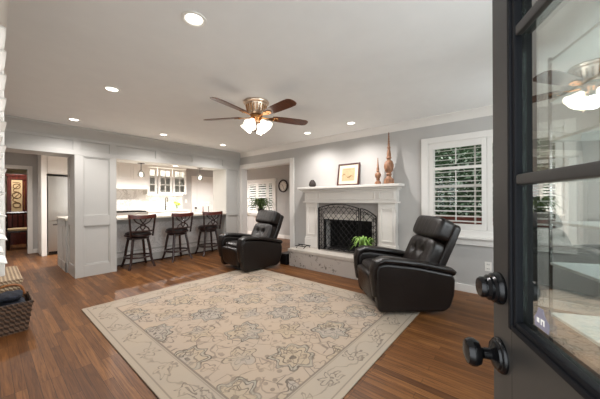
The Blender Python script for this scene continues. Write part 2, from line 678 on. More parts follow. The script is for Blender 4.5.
# front wall (the camera stands in its doorway)
DY0, DY1 = -0.345, 0.60
struct('wall_front', MB().box(-0.14, 0, -1.4, DY0, 0, H).box(-0.14, 0, DY0, DY1, 2.08, H).box(-0.14, 0, DY1, 1.34, 0, H)
       .box(-0.14, 0, 1.34, 2.0, 0, 0.92).box(-0.14, 0, 1.34, 2.0, 2.0, H).box(-0.14, 0, 2.0, 12.6, 0, H), 'wall')
struct('wall_right', MB().box(0, 0.9, -1.4, -1.28, 0, H).box(3.5, 4.3, -1.4, -1.28, 0, H).box(0.9, 3.5, -1.4, -1.28, 0, 0.85).box(0.9, 3.5, -1.4, -1.28, 2.1, H), 'wall')
# fireplace wall with firebox, window and the wide opening to the dining room
FY0, FY1, FZ0, FZ1 = 1.93, 2.87, 0.33, 0.87
WY0, WY1, WZ0, WZ1 = -0.36, 1.05, 0.83, 2.06
OY0, OY1, OZ = 3.79, 5.425, 2.045
wl = MB()
x0, x1 = XW, XW + 0.14
wl.box(x0, x1, -1.4, WY0, 0, H).box(x0, x1, WY0, WY1, 0, WZ0).box(x0, x1, WY0, WY1, WZ1, H).box(x0, x1, WY1, FY0, 0, H)
wl.box(x0, x1, FY0, FY1, FZ1, H).box(x0, x1, FY0, FY1, 0, FZ0).box(x0, x1, FY1, OY0, 0, H).box(x0, x1, OY0, OY1, OZ, H).box(x0, x1, OY1, YK, 0, H)
struct('wall_fireplace', wl, 'wall')
# kitchen partition: header, panelled column, right pillar, half wall below the bar
struct('wall_header', MB().box(0, XW + 0.14, YK, YK2, 2.015, H), 'panel')
struct('wall_column', MB().box(0.928, 1.49, YK, YK2, 0, 2.015), 'panel')
struct('wall_pillar', MB().box(3.76, XW + 0.14, YK, YK2, 0, 2.015), 'panel')
struct('wall_peninsula', MB().box(0.90, 1.47, YK2, 6.95, 0, 0.90), 'panel')
struct('wall_bar', MB().box(1.49, 3.76, 5.93, 6.05, 0, 0.905), 'barmarble')
# kitchen and hall back wall (opening into a far room), dining walls, far room
struct('wall_kitchen', MB().box(0, 0.28, YB, YB + 0.12, 0, H).box(0.28, 0.63, YB, YB + 0.12, 2.0, H).box(0.63, 6.4, YB, YB + 0.12, 0, H), 'wall')
struct('wall_dining', MB().box(XD, XD + 0.12, 2.9, 6.36, 0, H).box(XD, XD + 0.12, 6.36, 7.74, 0, 0.82).box(XD, XD + 0.12, 6.36, 7.74, 1.88, H).box(XD, XD + 0.12, 7.74, YB, 0, H), 'wall')
struct('wall_dining_side', MB().box(XW + 0.14, XD, 2.9, 3.0, 0, H), 'wall')
struct('wall_far_room', MB().box(0, 2.6, 12.4, 12.52, 0, H).box(2.6, 2.72, YB, 12.52, 0, H), P('cream_wall_paint', rgb(226, 212, 180), 0.8, var=0.02))


def frame_y(mb, xa, xb, za, zb, wd, y0, y1, bev=0.004):
    """rectangular ring lying in an x-z plane"""
    mb.box(xa, xa + wd, y0, y1, za, zb, bev).box(xb - wd, xb, y0, y1, za, zb, bev)
    return mb.box(xa + wd, xb - wd, y0, y1, za, za + wd, bev).box(xa + wd, xb - wd, y0, y1, zb - wd, zb, bev)


def frame_x(mb, ya, yb, za, zb, wd, x0, x1, bev=0.004):
    mb.box(x0, x1, ya, ya + wd, za, zb, bev).box(x0, x1, yb - wd, yb, za, zb, bev)
    return mb.box(x0, x1, ya + wd, yb - wd, za, za + wd, bev).box(x0, x1, ya + wd, yb - wd, zb - wd, zb, bev)


# applied stiles, rails and panel mouldings of the kitchen partition
t = MB()
yf, yb_ = YK - 0.022, YK + 0.002
for (xa, xb) in ((0.928, 1.03), (1.39, 1.49)): t.box(xa, xb, yf, yb_, 0, 2.0, 0.003)
t.box(1.03, 1.39, yf, yb_, 0, 0.19, 0.003).box(1.03, 1.39, yf, yb_, 0.84, 1.0, 0.003).box(1.03, 1.39, yf, yb_, 1.985, 2.0, 0.002)
for (za, zb) in ((0.19, 0.84), (1.0, 1.985)): frame_y(t, 1.03, 1.39, za, zb, 0.018, YK - 0.012, YK + 0.002)
xs = YK2
for (ya, yb2) in ((YK - 0.022, YK + 0.10), (YK2 - 0.10, YK2)): t.box(0.917, 0.93, ya, yb2, 0, 2.0, 0.003)
t.box(0.917, 0.93, YK + 0.1, YK2 - 0.1, 0, 0.19, 0.003).box(0.917, 0.93, YK + 0.1, YK2 - 0.1, 0.84, 1.0, 0.003)
struct('trim_column_panels', t, 'panel')
t = MB()
for (xa, xb) in ((3.76, 3.83), (4.10, XW)): t.box(xa, xb, yf, yb_, 0, 2.0, 0.003)
t.box(3.83, 4.10, yf, yb_, 0, 0.19, 0.003).box(3.83, 4.10, yf, yb_, 0.88, 0.98, 0.003)
struct('trim_pillar_panels', t, 'panel')
t = MB()
t.box(0.0, XW, yf, yb_, 2.0, 2.075, 0.003).box(0.0, XW, yf, yb_, 2.23, 2.27, 0.003)
for xc in (0.95, 1.44, 2.2, 2.95, 3.72): t.box(xc - 0.05, xc + 0.05, yf, yb_, 2.07, 2.235, 0.003)
struct('trim_header_panels', t, 'panel')
t = MB()
for (ya, yb2) in ((YK2, YK2 + 0.07), (6.88, 6.95), (6.46, 6.54)): t.box(0.892, 0.902, ya, yb2, 0.0, 0.9, 0.003)
t.box(0.892, 0.902, YK2, 6.95, 0, 0.16, 0.003).box(0.892, 0.902, YK2, 6.95, 0.80, 0.9, 0.003)
struct('trim_peninsula_panels', t, 'panel')
t = MB().box(0.885, 1.49, YK2, 6.965, 0.905, 0.945, 0.006)
tag(t.build('counter_cap', 'quartz'), 'pale counter end on the low panelled peninsula behind the white column', 'countertop')
t = MB()
t.box(1.49, 3.76, 5.912, 5.93, 0, 0.16, 0.003).box(1.49, 3.76, 5.918, 5.93, 0.80, 0.905, 0.003).box(1.49, 3.76, 5.918, 5.93, 0.24, 0.27, 0.003)
struct('trim_bar', t, 'panel')
struct('baseboard_bar', MB().box(1.49, 3.76, 5.90, 5.912, 0, 0.02, 0.003), 'espresso')


# crown mouldings
def crown(h, p): return [(0, -h), (0.008, -h), (0.014, -h * 0.85), (p * 0.45, -h * 0.5), (p * 0.85, -h * 0.18), (p, -h * 0.14), (p, 0), (0, 0)]


struct('trim_crown_fireplace', MB().prism([(XW - a, H + b) for a, b in crown(0.11, 0.09)], 'y', -1.28, YK), 'trim')
struct('trim_crown_kitchen', MB().prism([(YK - a, H + b) for a, b in crown(0.17, 0.12)], 'x', 0, XW), 'panel')
struct('trim_crown_front', MB().prism([(a, H + b) for a, b in crown(0.11, 0.09)], 'y', -1.28, YK), 'trim')
# baseboards
t = MB().box(XW - 0.016, XW, -1.28, 1.42, 0, 0.10, 0.004)
struct('baseboard_fireplace', t, 'trim')
struct('baseboard_front', MB().box(0, 0.016, 0.72, YK, 0, 0.10, 0.004).box(0, 0.016, YK2, YB, 0, 0.10, 0.004), 'trim')
struct('baseboard_right', MB().box(0, XW, -1.28, -1.264, 0, 0.10, 0.004), 'trim')
struct('baseboard_dining', MB().box(XD - 0.016, XD, 3.0, YB, 0, 0.12, 0.004), 'trim')
struct('baseboard_kitchen', MB().box(0.72, 0.80, YB - 0.016, YB, 0, 0.10, 0.003).box(4.36, 4.68, YB - 0.016, YB, 0, 0.10, 0.003), 'trim')
# casing of the wide opening to the dining room
t = MB()
t.box(XW - 0.025, XW, OY0 - 0.115, OY0, 0, OZ + 0.10, 0.005).box(XW - 0.025, XW, OY1, YK - 0.022, 0, OZ + 0.10, 0.005)
t.box(XW - 0.025, XW, OY0, OY1, OZ, OZ + 0.10, 0.005)
t.box(XW, XW + 0.14, OY0 - 0.002, OY0 + 0.012, 0, OZ, 0.002).box(XW, XW + 0.14, OY1 - 0.012, OY1 + 0.002, 0, OZ, 0.002).box(XW, XW + 0.14, OY0, OY1, OZ - 0.012, OZ + 0.002, 0.002)
struct('trim_dining_opening', t, 'trim')
# casing of the far hall opening
t = MB()
t.box(0.63, 0.715, YB - 0.03, YB, 0, 2.085, 0.004).box(0.195, 0.28, YB - 0.03, YB, 0, 2.085, 0.004).box(0.28, 0.63, YB - 0.03, YB, 2.0, 2.085, 0.004)
struct('trim_hall_opening', t, 'trim')


# ---- plantation shutters
def louvre_panel(mb, ya, yb, za, zb, xc, n, tilt, depth=0.085, th=0.009):
    dz = (zb - za) / n
    for i in range(n):
        z = za + dz * (i + 0.5)
        c, s_ = math.cos(tilt), math.sin(tilt)
        hx_, hz_ = depth / 2, th / 2
        pts = []
        for (a, b) in ((-hx_, 0), (-hx_ * .6, -hz_), (hx_ * .6, -hz_), (hx_, 0), (hx_ * .6, hz_), (-hx_ * .6, hz_)):
            pts.append((xc + a * c - b * s_, z + a * s_ + b * c))
        mb.prism(pts, 'y', ya, yb)
    return mb


def shutter(parent, ya, yb, za, zb, xc, tilt, rail=None, rod=True, wd=0.055, mat='trim', n1=4, n2=13, dirx=-1):
    f = MB()
    f.box(xc - 0.014, xc + 0.014, ya, ya + wd, za, zb, 0.003).box(xc - 0.014, xc + 0.014, yb - wd, yb, za, zb, 0.003)
    f.box(xc - 0.014, xc + 0.014, ya + wd, yb - wd, za, za + 0.075, 0.003).box(xc - 0.014, xc + 0.014, ya + wd, yb - wd, zb - 0.075, zb, 0.003)
    segs = [(za + 0.075, zb - 0.075, n1 + n2)]
    if rail:
        f.box(xc - 0.014, xc + 0.014, ya + wd, yb - wd, rail - 0.02, rail + 0.02, 0.003)
        segs = [(za + 0.075, rail - 0.02, n2), (rail + 0.02, zb - 0.075, n1)]
    f.build('shutter_panel', mat, parent)
    l = MB()
    r_ = MB()
    for (a, b, n) in segs:
        louvre_panel(l, ya + wd + 0.002, yb - wd - 0.002, a, b, xc, n, tilt)
        if rod: r_.box(xc + dirx * 0.05 - 0.005, xc + dirx * 0.05 + 0.005, (ya + yb) / 2 - 0.006, (ya + yb) / 2 + 0.006, a + 0.03, b - 0.02)
    l.build('louvre', mat, parent)
    if rod: r_.build('tilt_rod', mat, parent)
    else: r_.bm.free()


# window 1: right of the fireplace
wn = sthing('window_1', (XW, 0, 0))
t = MB()
cx0, cx1 = -0.028, 0.0
t.box(cx0, cx1, WY1, WY1 + 0.095, 0.73, WZ1 + 0.085, 0.005).box(cx0, cx1, WY0 - 0.095, WY0, 0.73, WZ1 + 0.085, 0.005)
t.box(cx0, cx1, WY0, WY1, WZ1, WZ1 + 0.085, 0.005).box(cx0, cx1, WY0, WY1, 0.755, WZ0, 0.004)
t.box(-0.012, 0.14, WY1 - 0.015, WY1 + 0.001, WZ0, WZ1).box(-0.012, 0.14, WY0 - 0.001, WY0 + 0.015, WZ0, WZ1).box(-0.012, 0.14, WY0, WY1, WZ1 - 0.015, WZ1 + 0.001).box(-0.012, 0.14, WY0, WY1, WZ0 - 0.001, WZ0 + 0.015)
t.build('window_frame', 'trim', wn)
MB().box(-0.075, 0.0, WY0 - 0.13, WY1 + 0.13, 0.725, 0.755, 0.006).box(-0.03, 0.0, WY0 - 0.1, WY1 + 0.1, 0.64, 0.725, 0.004).build('window_sill', 'trim', wn)
t = MB()
for yy in (WY0 + 0.035, 0.345, WY1 - 0.035): t.box(0.085, 0.12, yy - 0.025, yy + 0.025, WZ0, WZ1)
t.box(0.085, 0.12, WY0, WY1, WZ1 - 0.06, WZ1).box(0.085, 0.12, WY0, WY1, 1.42, 1.46).box(0.085, 0.12, WY0, WY1, WZ0, WZ0 + 0.06)
t.box(0.09, 0.11, 0.48, 0.50, WZ0, WZ1).build('window_sash', 'trim', wn)
MB().box(0.1, 0.104, WY0, WY1, WZ0, WZ1).build('window_pane', 'clear', wn)
shutter(wn, 0.35, WY1 - 0.016, WZ0 + 0.015, WZ1 - 0.015, -0.005, R(8), rail=1.69, n1=4, n2=11)
shutter(wn, WY0 + 0.016, 0.345, WZ0 + 0.015, WZ1 - 0.015, -0.005, R(8), rail=1.69, n1=4, n2=11)

# window 2: front wall, left of the camera
wn = sthing('window_2', (0, 0, 0))
t = MB()
t.box(0, 0.016, 1.25, 1.34, 0.88, 2.09, 0.004).box(0, 0.06, 2.0, 2.075, 0.88, 2.09, 0.004).box(0, 0.025, 1.34, 2.0, 2.0, 2.09, 0.004)
t.box(-0.14, 0.0, 1.325, 1.34, 0.92, 2.0).box(-0.14, 0.0, 2.0, 2.015, 0.92, 2.0).build('window_frame', 'trim', wn)
MB().box(0, 0.02, 1.25, 2.09, 0.885, 0.92, 0.005).box(0, 0.012, 1.25, 2.07, 0.80, 0.885, 0.004).build('window_sill', 'trim', wn)
MB().box(-0.1, -0.07, 1.34, 2.0, 1.44, 1.48).box(-0.1, -0.07, 1.34, 1.38, 0.92, 2.0).box(-0.1, -0.07, 1.96, 2.0, 0.92, 2.0).build('window_sash', 'trim', wn)
MB().box(-0.09, -0.086, 1.34, 2.0, 0.92, 2.0).build('window_pane', 'clear', wn)
shutter(wn, 1.345, 1.668, 0.925, 1.995, 0.006, R(-6), rod=False, n1=0, n2=11)
shutter(wn, 1.672, 1.998, 0.925, 1.995, 0.006, R(-6), rod=False, n1=0, n2=11)

# window 3: dining room
wn = sthing('window_3', (XD, 0, 0))
t = MB()
t.box(-0.03, 0, 6.25, 6.36, 0.78, 1.96, 0.004).box(-0.03, 0, 7.74, 7.86, 0.78, 1.96, 0.004).box(-0.05, 0, 6.22, 7.89, 1.88, 1.97, 0.006)
t.box(0, 0.12, 6.35, 6.37, 0.82, 1.88).box(0, 0.12, 7.73, 7.75, 0.82, 1.88)
t.build('window_frame', 'trim', wn)
MB().box(-0.09, 0, 6.2, 7.9, 0.78, 0.82, 0.006).box(-0.03, 0, 6.25, 7.86, 0.70, 0.78, 0.004).build('window_sill', 'trim', wn)
MB().box(0.09, 0.094, 6.37, 7.73, 0.82, 1.88).build('window_pane', 'clear', wn)
for (a, b) in ((7.20, 7.74), (6.66, 7.195), (6.37, 6.655)): shutter(wn, a, b, 0.825, 1.875, -0.005, R(38), rod=False, n1=0, n2=11, wd=0.06)

# added window in the unseen right wall, an opening for the side fill
wn = sthing('fill_window', (0, -1.28, 0))
t = MB()
frame_y(t, 0.81, 3.59, 0.76, 2.19, 0.09, 0.0, 0.025)
frame_y(t, 0.9, 3.5, 0.85, 2.1, 0.04, -0.10, -0.06)
for xx in (1.75, 2.62): t.box(xx - 0.03, xx + 0.03, -0.10, -0.06, 0.85, 2.1)
t.build('window_frame', 'trim', wn)
MB().box(0.9, 3.5, -0.085, -0.081, 0.85, 2.1).build('window_pane', 'clear', wn)

# door 1: the open black front door with a glazed upper half
TH = R(25)
dv = Vector((math.cos(TH), math.sin(TH), 0))
door = sthing('door_1', (0.715, 0.037, 0), TH)      # local x along the door (free edge at +0.034), local +y faces the camera
DL, DR, DT = -0.876, 0.034, 2.03
GX0, GX1, GZ0, GZ1 = -0.772, -0.048, 1.003, 1.93
d_ = MB()
d_.box(DL, GX0, -0.044, 0, 0.008, DT, 0.002).box(GX1, DR, -0.044, 0, 0.008, DT, 0.002)
d_.box(GX0, GX1, -0.044, 0, 0.008, GZ0, 0.001).box(GX0, GX1, -0.044, 0, GZ1, DT, 0.001)
d_.build('door_leaf', 'doorblack', door)
mo = MB()
for (a, b) in ((0.0, 0.012), (0.010, 0.022)):
    hgt = 0.007 if a == 0.0 else 0.003
    bot = -0.001 if a == 0.0 else -0.011
    xa, xb, za, zb, wd = GX0 + a - 0.001, GX1 - a + 0.001, GZ0 + a - 0.001, GZ1 - a + 0.001, b - a
    mo.box(xa, xa + wd, bot, hgt, za, zb, 0.003).box(xb - wd, xb, bot, hgt, za, zb, 0.003)
    mo.box(xa + wd, xb - wd, bot, hgt, za, za + wd, 0.003).box(xa + wd, xb - wd, bot, hgt, zb - wd, zb, 0.003)
mo.build('glazing_moulding', 'doormould', door)
mu = MB()
for z in (1.296, 1.580, 1.80): mu.box(GX0 + 0.02, GX1 - 0.02, -0.011, 0.002, z - 0.010, z + 0.010, 0.004)
mu.box(-0.42, -0.40, -0.011, 0.002, GZ0 + 0.02, GZ1 - 0.02, 0.004)
mu.build('muntin', 'doorblack', door)
MB().box(GX0 + 0.002, GX1 - 0.002, -0.017, -0.012, GZ0 + 0.002, GZ1 - 0.002).build('glass_pane', 'glass', door)
rx = Matrix.Rotation(R(-90), 3, 'X')
kn = MB().lathe([(0.036, 0), (0.036, 0.004), (0.033, 0.008), (0.030, 0.009), (0.028, 0.013), (0.020, 0.016), (0.012, 0.020), (0.011, 0.034), (0.014, 0.038), (0.024, 0.042), (0.0285, 0.050), (0.0285, 0.058), (0.024, 0.066), (0.012, 0.070), (0, 0.071)], 32, (-0.001, 0, 0.922), rx).build('door_knob', 'knob', door)
MB().lathe([(0.034, 0), (0.034, 0.006), (0.031, 0.010), (0.031, 0.014), (0.027, 0.018), (0.027, 0.023), (0.022, 0.028), (0.022, 0.036), (0.019, 0.040), (0, 0.041)], 32, (0.002, 0, 1.066), rx).build('deadbolt', 'knob', door)
st = MB()
st.prism([(-0.139, 1.036), (-0.103, 1.036), (-0.101, 1.050), (-0.109, 1.061), (-0.112, 1.071), (-0.125, 1.071), (-0.129, 1.061), (-0.141, 1.052)], 'y', -0.012, -0.0112)
sk = st.build('sticker', 'lilac', door, 'small lilac sticker on the glass')
MB().box(-0.130, -0.127, -0.0111, -0.0107, 1.044, 1.054).box(-0.123, -0.120, -0.0111, -0.0107, 1.044, 1.054).box(-0.127, -0.123, -0.0111, -0.0107, 1.051, 1.054).box(-0.116, -0.109, -0.0111, -0.0107, 1.045, 1.053).build('sticker_print', 'white', sk)

# door 2: white two-panel door at the back of the kitchen
door = sthing('door_2', (5.21, YB, 0))
t = MB()
t.box(-0.52, -0.43, -0.03, 0, 0, 2.12, 0.004).box(0.43, 0.52, -0.03, 0, 0, 2.12, 0.004).box(-0.43, 0.43, -0.03, 0, 2.03, 2.12, 0.004).build('door_casing', 'trim', door)
lf = MB().box(-0.43, 0.43, -0.014, 0, 0.01, 2.03)
for (za, zb) in ((0.2, 0.95), (1.10, 1.90)): frame_y(lf, -0.31, 0.31, za, zb, 0.03, -0.022, -0.012)
lf.build('door_leaf', 'trim', door)
MB().lathe([(0.03, 0), (0.03, 0.008), (0.012, 0.015), (0.012, 0.035), (0.028, 0.045), (0.028, 0.06), (0, 0.068)], 16, (-0.37, -0.014, 0.97), Matrix.Rotation(R(90), 3, 'X')).build('door_knob', 'knob', door)
t = MB()
for z in (0.25, 1.0, 1.82): t.box(0.418, 0.436, -0.024, -0.012, z - 0.05, z + 0.05)
t.build('hinge', 'chrome', door)

# outside: porch, ground and planting seen through the window
struct('floor_porch', MB().box(-3.0, -0.14, -2.5, 4.0, -0.2, -0.1), 'porch')
struct('floor_garden', MB().box(6.32, 14, -6, 12, -0.5, -0.4).box(4.33, 6.32, -6, 2.9, -0.5, -0.4), 'ground')
tag(MB().box(5.0, 5.2, -2.2, 2.6, -0.4, 0.98, 0.01).build('garden_wall', 'brick'), 'low red brick garden wall outside the shuttered window', 'wall')


def hedge_mesh(n, sx, sy, sz, seed, size):
    rnd = random.Random(seed)
    v, f = [], []
    for i in range(n):
        a, b = rnd.uniform(0.45 * PI, 1.55 * PI), rnd.uniform(-0.5 * PI, 0.5 * PI)
        rr = rnd.uniform(0.82, 1.0)
        c = Vector((math.cos(a) * math.cos(b), math.sin(a) * math.cos(b), math.sin(b)))
        c /= (abs(c.x) ** 4 + abs(c.y) ** 4 + abs(c.z) ** 4) ** 0.25
        c = Vector((c.x * sx * rr, c.y * sy * rr, sz + c.z * sz * rr))
        e = Euler((rnd.uniform(-1, 1), rnd.uniform(-1, 1), rnd.uniform(0, 6.28))).to_matrix()
        s_ = size * rnd.uniform(0.6, 1.3)
        k = len(v)
        v += [c + e @ Vector(q) * s_ for q in ((-1, 0, 0), (0, -0.45, 0.1), (1, 0, 0), (0, 0.45, 0.1))]
        f.append((k, k + 1, k + 2, k + 3))
    mb = MB()
    mb._add(v, f)
    return mb


o = thing('hedge', 'dense leafy green hedge outside behind the shuttered window', 'hedge', (6.2, 0.7, -0.4))
hedge_mesh(15000, 0.6, 2.0, 1.75, 1, 0.042).build('foliage', 'hedge', o, smooth=False)
MB().tube([(0, 0, 0), (0.03, 0.02, 1.2)], [0.05, 0.03]).build('stem', 'potclay', o)
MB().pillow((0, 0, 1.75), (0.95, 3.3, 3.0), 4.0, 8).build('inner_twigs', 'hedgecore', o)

o = thing('hedge', 'dark green hedge outside behind the dining room window', 'hedge', (7.6, 7.6, -0.4))
hedge_mesh(2500, 0.5, 1.8, 1.6, 7, 0.07).build('foliage', 'hedge', o, smooth=False)
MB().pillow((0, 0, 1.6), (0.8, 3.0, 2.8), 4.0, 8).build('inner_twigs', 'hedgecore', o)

# ------------------------------------------------------------------ ceiling lights
pots = [(0.876, 1.633, 'recessed ceiling light nearest the camera, top centre left'), (0.861, 3.322, 'recessed ceiling light in the middle of the left row'),
        (0.826, 4.99, 'recessed ceiling light at far left in front of the white column'), (2.055, 4.931, 'recessed ceiling light above the leftmost bar stools'),
        (3.283, 4.92, 'recessed ceiling light above the bar stool nearest the dining opening'), (3.675, 2.912, 'recessed wall washing light above the framed picture'),
        (3.637, 2.022, 'recessed wall washing light above the wooden finials')]


def pot_fixture(x, y, z, label, group, power, size=150):
    o = thing('recessed_light', label, 'ceiling light', (x, y, z), 0, group)
    MB().lathe([(0.078, 0.0), (0.078, -0.006), (0.062, -0.008), (0.052, -0.002), (0.052, 0.0)], 28).build('trim_ring', 'white', o)
    MB().lathe([(0.052, 0.0), (0.052, -0.0025), (0, -0.004)], 28).build('lens', 'lens', o)
    l = bpy.data.lights.new('pot_lamp', 'SPOT')
    l.energy = power
    l.spot_size = R(size)
    l.spot_blend = 0.9
    l.shadow_soft_size = 0.022
    l.color = (1.0, 0.965, 0.945)
    lo = bpy.data.objects.new('pot_lamp', l)
    C.objects.link(lo)
    lo.parent = o
    lo.location = (0, 0, -0.03)
    return o


for i, (x, y, lab) in enumerate(pots): pot_fixture(x, y, H, lab, 'recessed lights in the living room ceiling', POT_WALL_W if i > 4 else POT_W)
pot_fixture(2.69, 5.85, 2.015, 'small recessed light in the underside of the white header over the bar', None, 14)
KITCH_W = 400
for (x, y, lab) in ((2.0, 7.3, 'recessed kitchen ceiling light in front of the range hood'), (3.4, 7.3, 'recessed kitchen ceiling light in front of the glass cabinets'), (5.0, 7.6, 'recessed kitchen ceiling light in front of the white back door'),
                    (0.45, 7.4, 'recessed hall ceiling light beside the refrigerator')):
    pot_fixture(x, y, H, lab, 'recessed kitchen ceiling lights', KITCH_W if x > 1 else 110)
pot_fixture(5.2, 4.6, H, 'recessed dining room ceiling light', None, 75)
pot_fixture(0.6, 10.6, H, 'recessed ceiling light in the far room with the cherry hutch', None, 120)

# ------------------------------------------------------------------ ceiling fan
fx, fy = 2.10, 2.45
fan = thing('ceiling_fan', 'five-blade walnut ceiling fan with lit frosted shades and metal housing', 'ceiling fan', (fx, fy, H))
MB().lathe([(0.148, 0), (0.155, -0.012), (0.150, -0.026), (0.128, -0.034), (0.122, -0.05), (0.104, -0.13), (0.086, -0.155), (0.05, -0.16), (0, -0.16)], 40).build('motor_housing', 'nickel', fan)
rb = MB()
for k in range(20):
    a = 2 * PI * k / 20
    rb.tube([(0.122 * math.cos(a), 0.122 * math.sin(a), -0.05), (0.103 * math.cos(a), 0.103 * math.sin(a), -0.13)], 0.007, 6)
rb.build('housing_ribs', 'brass', fan)
MB().lathe([(0.05, -0.155), (0.07, -0.165), (0.07, -0.20), (0.055, -0.215), (0.045, -0.235), (0, -0.24)], 28).build('light_hub', 'brass', fan)
for k in range(5):
    a = R(-25 + 72 * k)
    rot = Matrix.Rotation(a, 4, 'Z')
    pitch = Matrix.Translation((0, 0, -0.178)) @ Matrix.Rotation(R(-13), 4, 'X')
    bl = MB(rot @ pitch)
    pts = []
    for (r_, h_) in ((0.20, 0.045), (0.24, 0.056), (0.40, 0.066), (0.56, 0.070), (0.64, 0.066), (0.675, 0.045), (0.685, 0.015)): pts.append((r_, h_))
    bl.prism(pts + [(r_, -h_) for r_, h_ in reversed(pts)], 'z', -0.004, 0.004, 0.0015, 1)
    bo = bl.build('blade', 'blade', fan)
    br = MB(rot @ pitch)
    br.prism([(0.06, 0.018), (0.14, 0.012), (0.20, 0.036), (0.27, 0.030), (0.29, 0), (0.27, -0.030), (0.20, -0.036), (0.14, -0.012), (0.06, -0.018)], 'z', -0.012, -0.005, 0.002, 1)
    br.lathe([(0.009, -0.012), (0.006, -0.018), (0, -0.019)], 10, (0.22, 0.018, 0)).lathe([(0.009, -0.012), (0.006, -0.018), (0, -0.019)], 10, (0.22, -0.018, 0))
    br.build('blade_iron', 'brass', bo)
for k in range(4):
    a = R(20 + 90 * k)
    rot = Matrix.Rotation(a, 4, 'Z') @ Matrix.Translation((0.055, 0, -0.215)) @ Matrix.Rotation(R(-42), 4, 'Y')
    arm = MB(rot).lathe([(0.011, 0.02), (0.011, -0.02), (0.020, -0.024), (0.020, -0.034), (0, -0.034)], 14).build('lamp_arm', 'brass', fan)
    MB(rot).lathe([(0.019, -0.026), (0.028, -0.042), (0.040, -0.070), (0.055, -0.105), (0.076, -0.138), (0.074, -0.138), (0.053, -0.105), (0.036, -0.066), (0.015, -0.036)], 24).build('glass_shade', 'shade', arm)
for (px, py, ln) in ((0.03, -0.055, 0.16), (-0.02, -0.06, 0.13)):
    c = MB().tube([(px, py, -0.225), (px, py, -0.225 - ln)], 0.0022, 6)
    c.build('pull_chain', 'nickel', fan)
    MB().lathe([(0, -0.225 - ln), (0.006, -0.23 - ln), (0.008, -0.25 - ln), (0, -0.258 - ln)], 10, (px, py, 0)).build('pull_knob', 'nickel', fan)
l = bpy.data.lights.new('fan_lamp', 'SPOT')
l.spot_size = R(165)
l.spot_blend = 0.6
l.energy = FAN_W
l.color = (1.0, 0.965, 0.945)
l.shadow_soft_size = 0.06
lo = bpy.data.objects.new('fan_lamp', l)
C.objects.link(lo)
lo.parent = fan
lo.location = (0, 0, -0.33)


# ------------------------------------------------------------------ rug
rg = MB().box(-RHX, RHX, -RHY, RHY, 0.0, 0.011, 0.004).build('area_rug', 'rug')
rg.location = (0.699 + RHX, 3.885 - RHY, 0.0005)
tag(rg, 'large beige and grey patterned area rug with floral medallions on wood floor', 'rug')

# ------------------------------------------------------------------ fireplace
fp = thing('fireplace', 'white panelled fireplace mantel with raised pale stone hearth and black firebox', 'fireplace', (XW, 2.39, 0))
MB().box(-0.465, 0, -1.02, 1.02, 0.0, 0.275, 0.006).build('hearth_base', 'stone', fp)
MB().box(-0.485, 0, -1.04, 1.04, 0.275, 0.33, 0.008).build('hearth_slab', 'slab', fp)
pw = (0.61, 0.89)
yb0, yb1 = FY0 - 2.39, FY1 - 2.39
s_ = MB()
s_.box(-0.055, 0.0, yb1, 0.70, 0.33, 1.22).box(-0.055, 0.0, -0.70, yb0, 0.33, 1.22).box(-0.055, 0, yb0, yb1, FZ1, 1.22)
s_.build('tile_surround', 'surround', fp)
MB().box(-0.058, -0.0545, yb0 - 0.01, yb1 + 0.01, FZ1 + 0.022, FZ1 + 0.125, 0.001).build('lintel', 'lintel', fp)
s_ = MB()
s_.box(-0.06, 0.42, yb1, yb1 + 0.02, FZ0, FZ1 + 0.02).box(-0.06, 0.42, yb0 - 0.02, yb0, FZ0, FZ1 + 0.02).box(0.40, 0.42, yb0, yb1, FZ0, FZ1).box(-0.06, 0.42, yb0, yb1, FZ1, FZ1 + 0.02).box(-0.0, 0.42, yb0, yb1, FZ0 - 0.02, FZ0 + 0.002)
s_.build('firebox', 'soot', fp)
for sgn in (1, -1):
    ya, yb2 = sorted((sgn * pw[0], sgn * pw[1]))
    p = MB().box(-0.11, 0, ya, yb2, 0.33, 1.20, 0.003)
    frame_x(p, ya + 0.04, yb2 - 0.04, 0.58, 1.12, 0.022, -0.122, -0.108)
    p.box(-0.130, 0, ya - 0.018, yb2 + 0.018, 0.33, 0.50, 0.006).box(-0.124, 0, ya - 0.010, yb2 + 0.010, 0.50, 0.53, 0.006)
    p.build('pilaster', 'mantel', fp)
fr = MB().box(-0.12, 0, -0.91, 0.91, 1.215, 1.42, 0.003)
for (a, b) in ((-0.88, -0.62), (-0.56, 0.56), (0.62, 0.88)): frame_x(fr, a, b, 1.255, 1.385, 0.02, -0.132, -0.118)
fr.box(-0.15, 0, -0.935, 0.935, 1.195, 1.222, 0.006)
fr.build('frieze', 'mantel', fp)
ml = MB()
ml.box(-0.15, 0, -0.93, 0.93, 1.40, 1.425, 0.006).box(-0.19, 0, -0.955, 0.955, 1.425, 1.455, 0.01).box(-0.245, 0, -1.0, 1.0, 1.455, 1.497, 0.007)
ml.build('mantel_shelf', 'mantel', fp)

# folding screen on the hearth
sc = thing('fireplace_screen', 'three-fold arched black iron fireplace screen with diamond lattice on hearth', 'fireplace screen', (0, 0, 0.331))


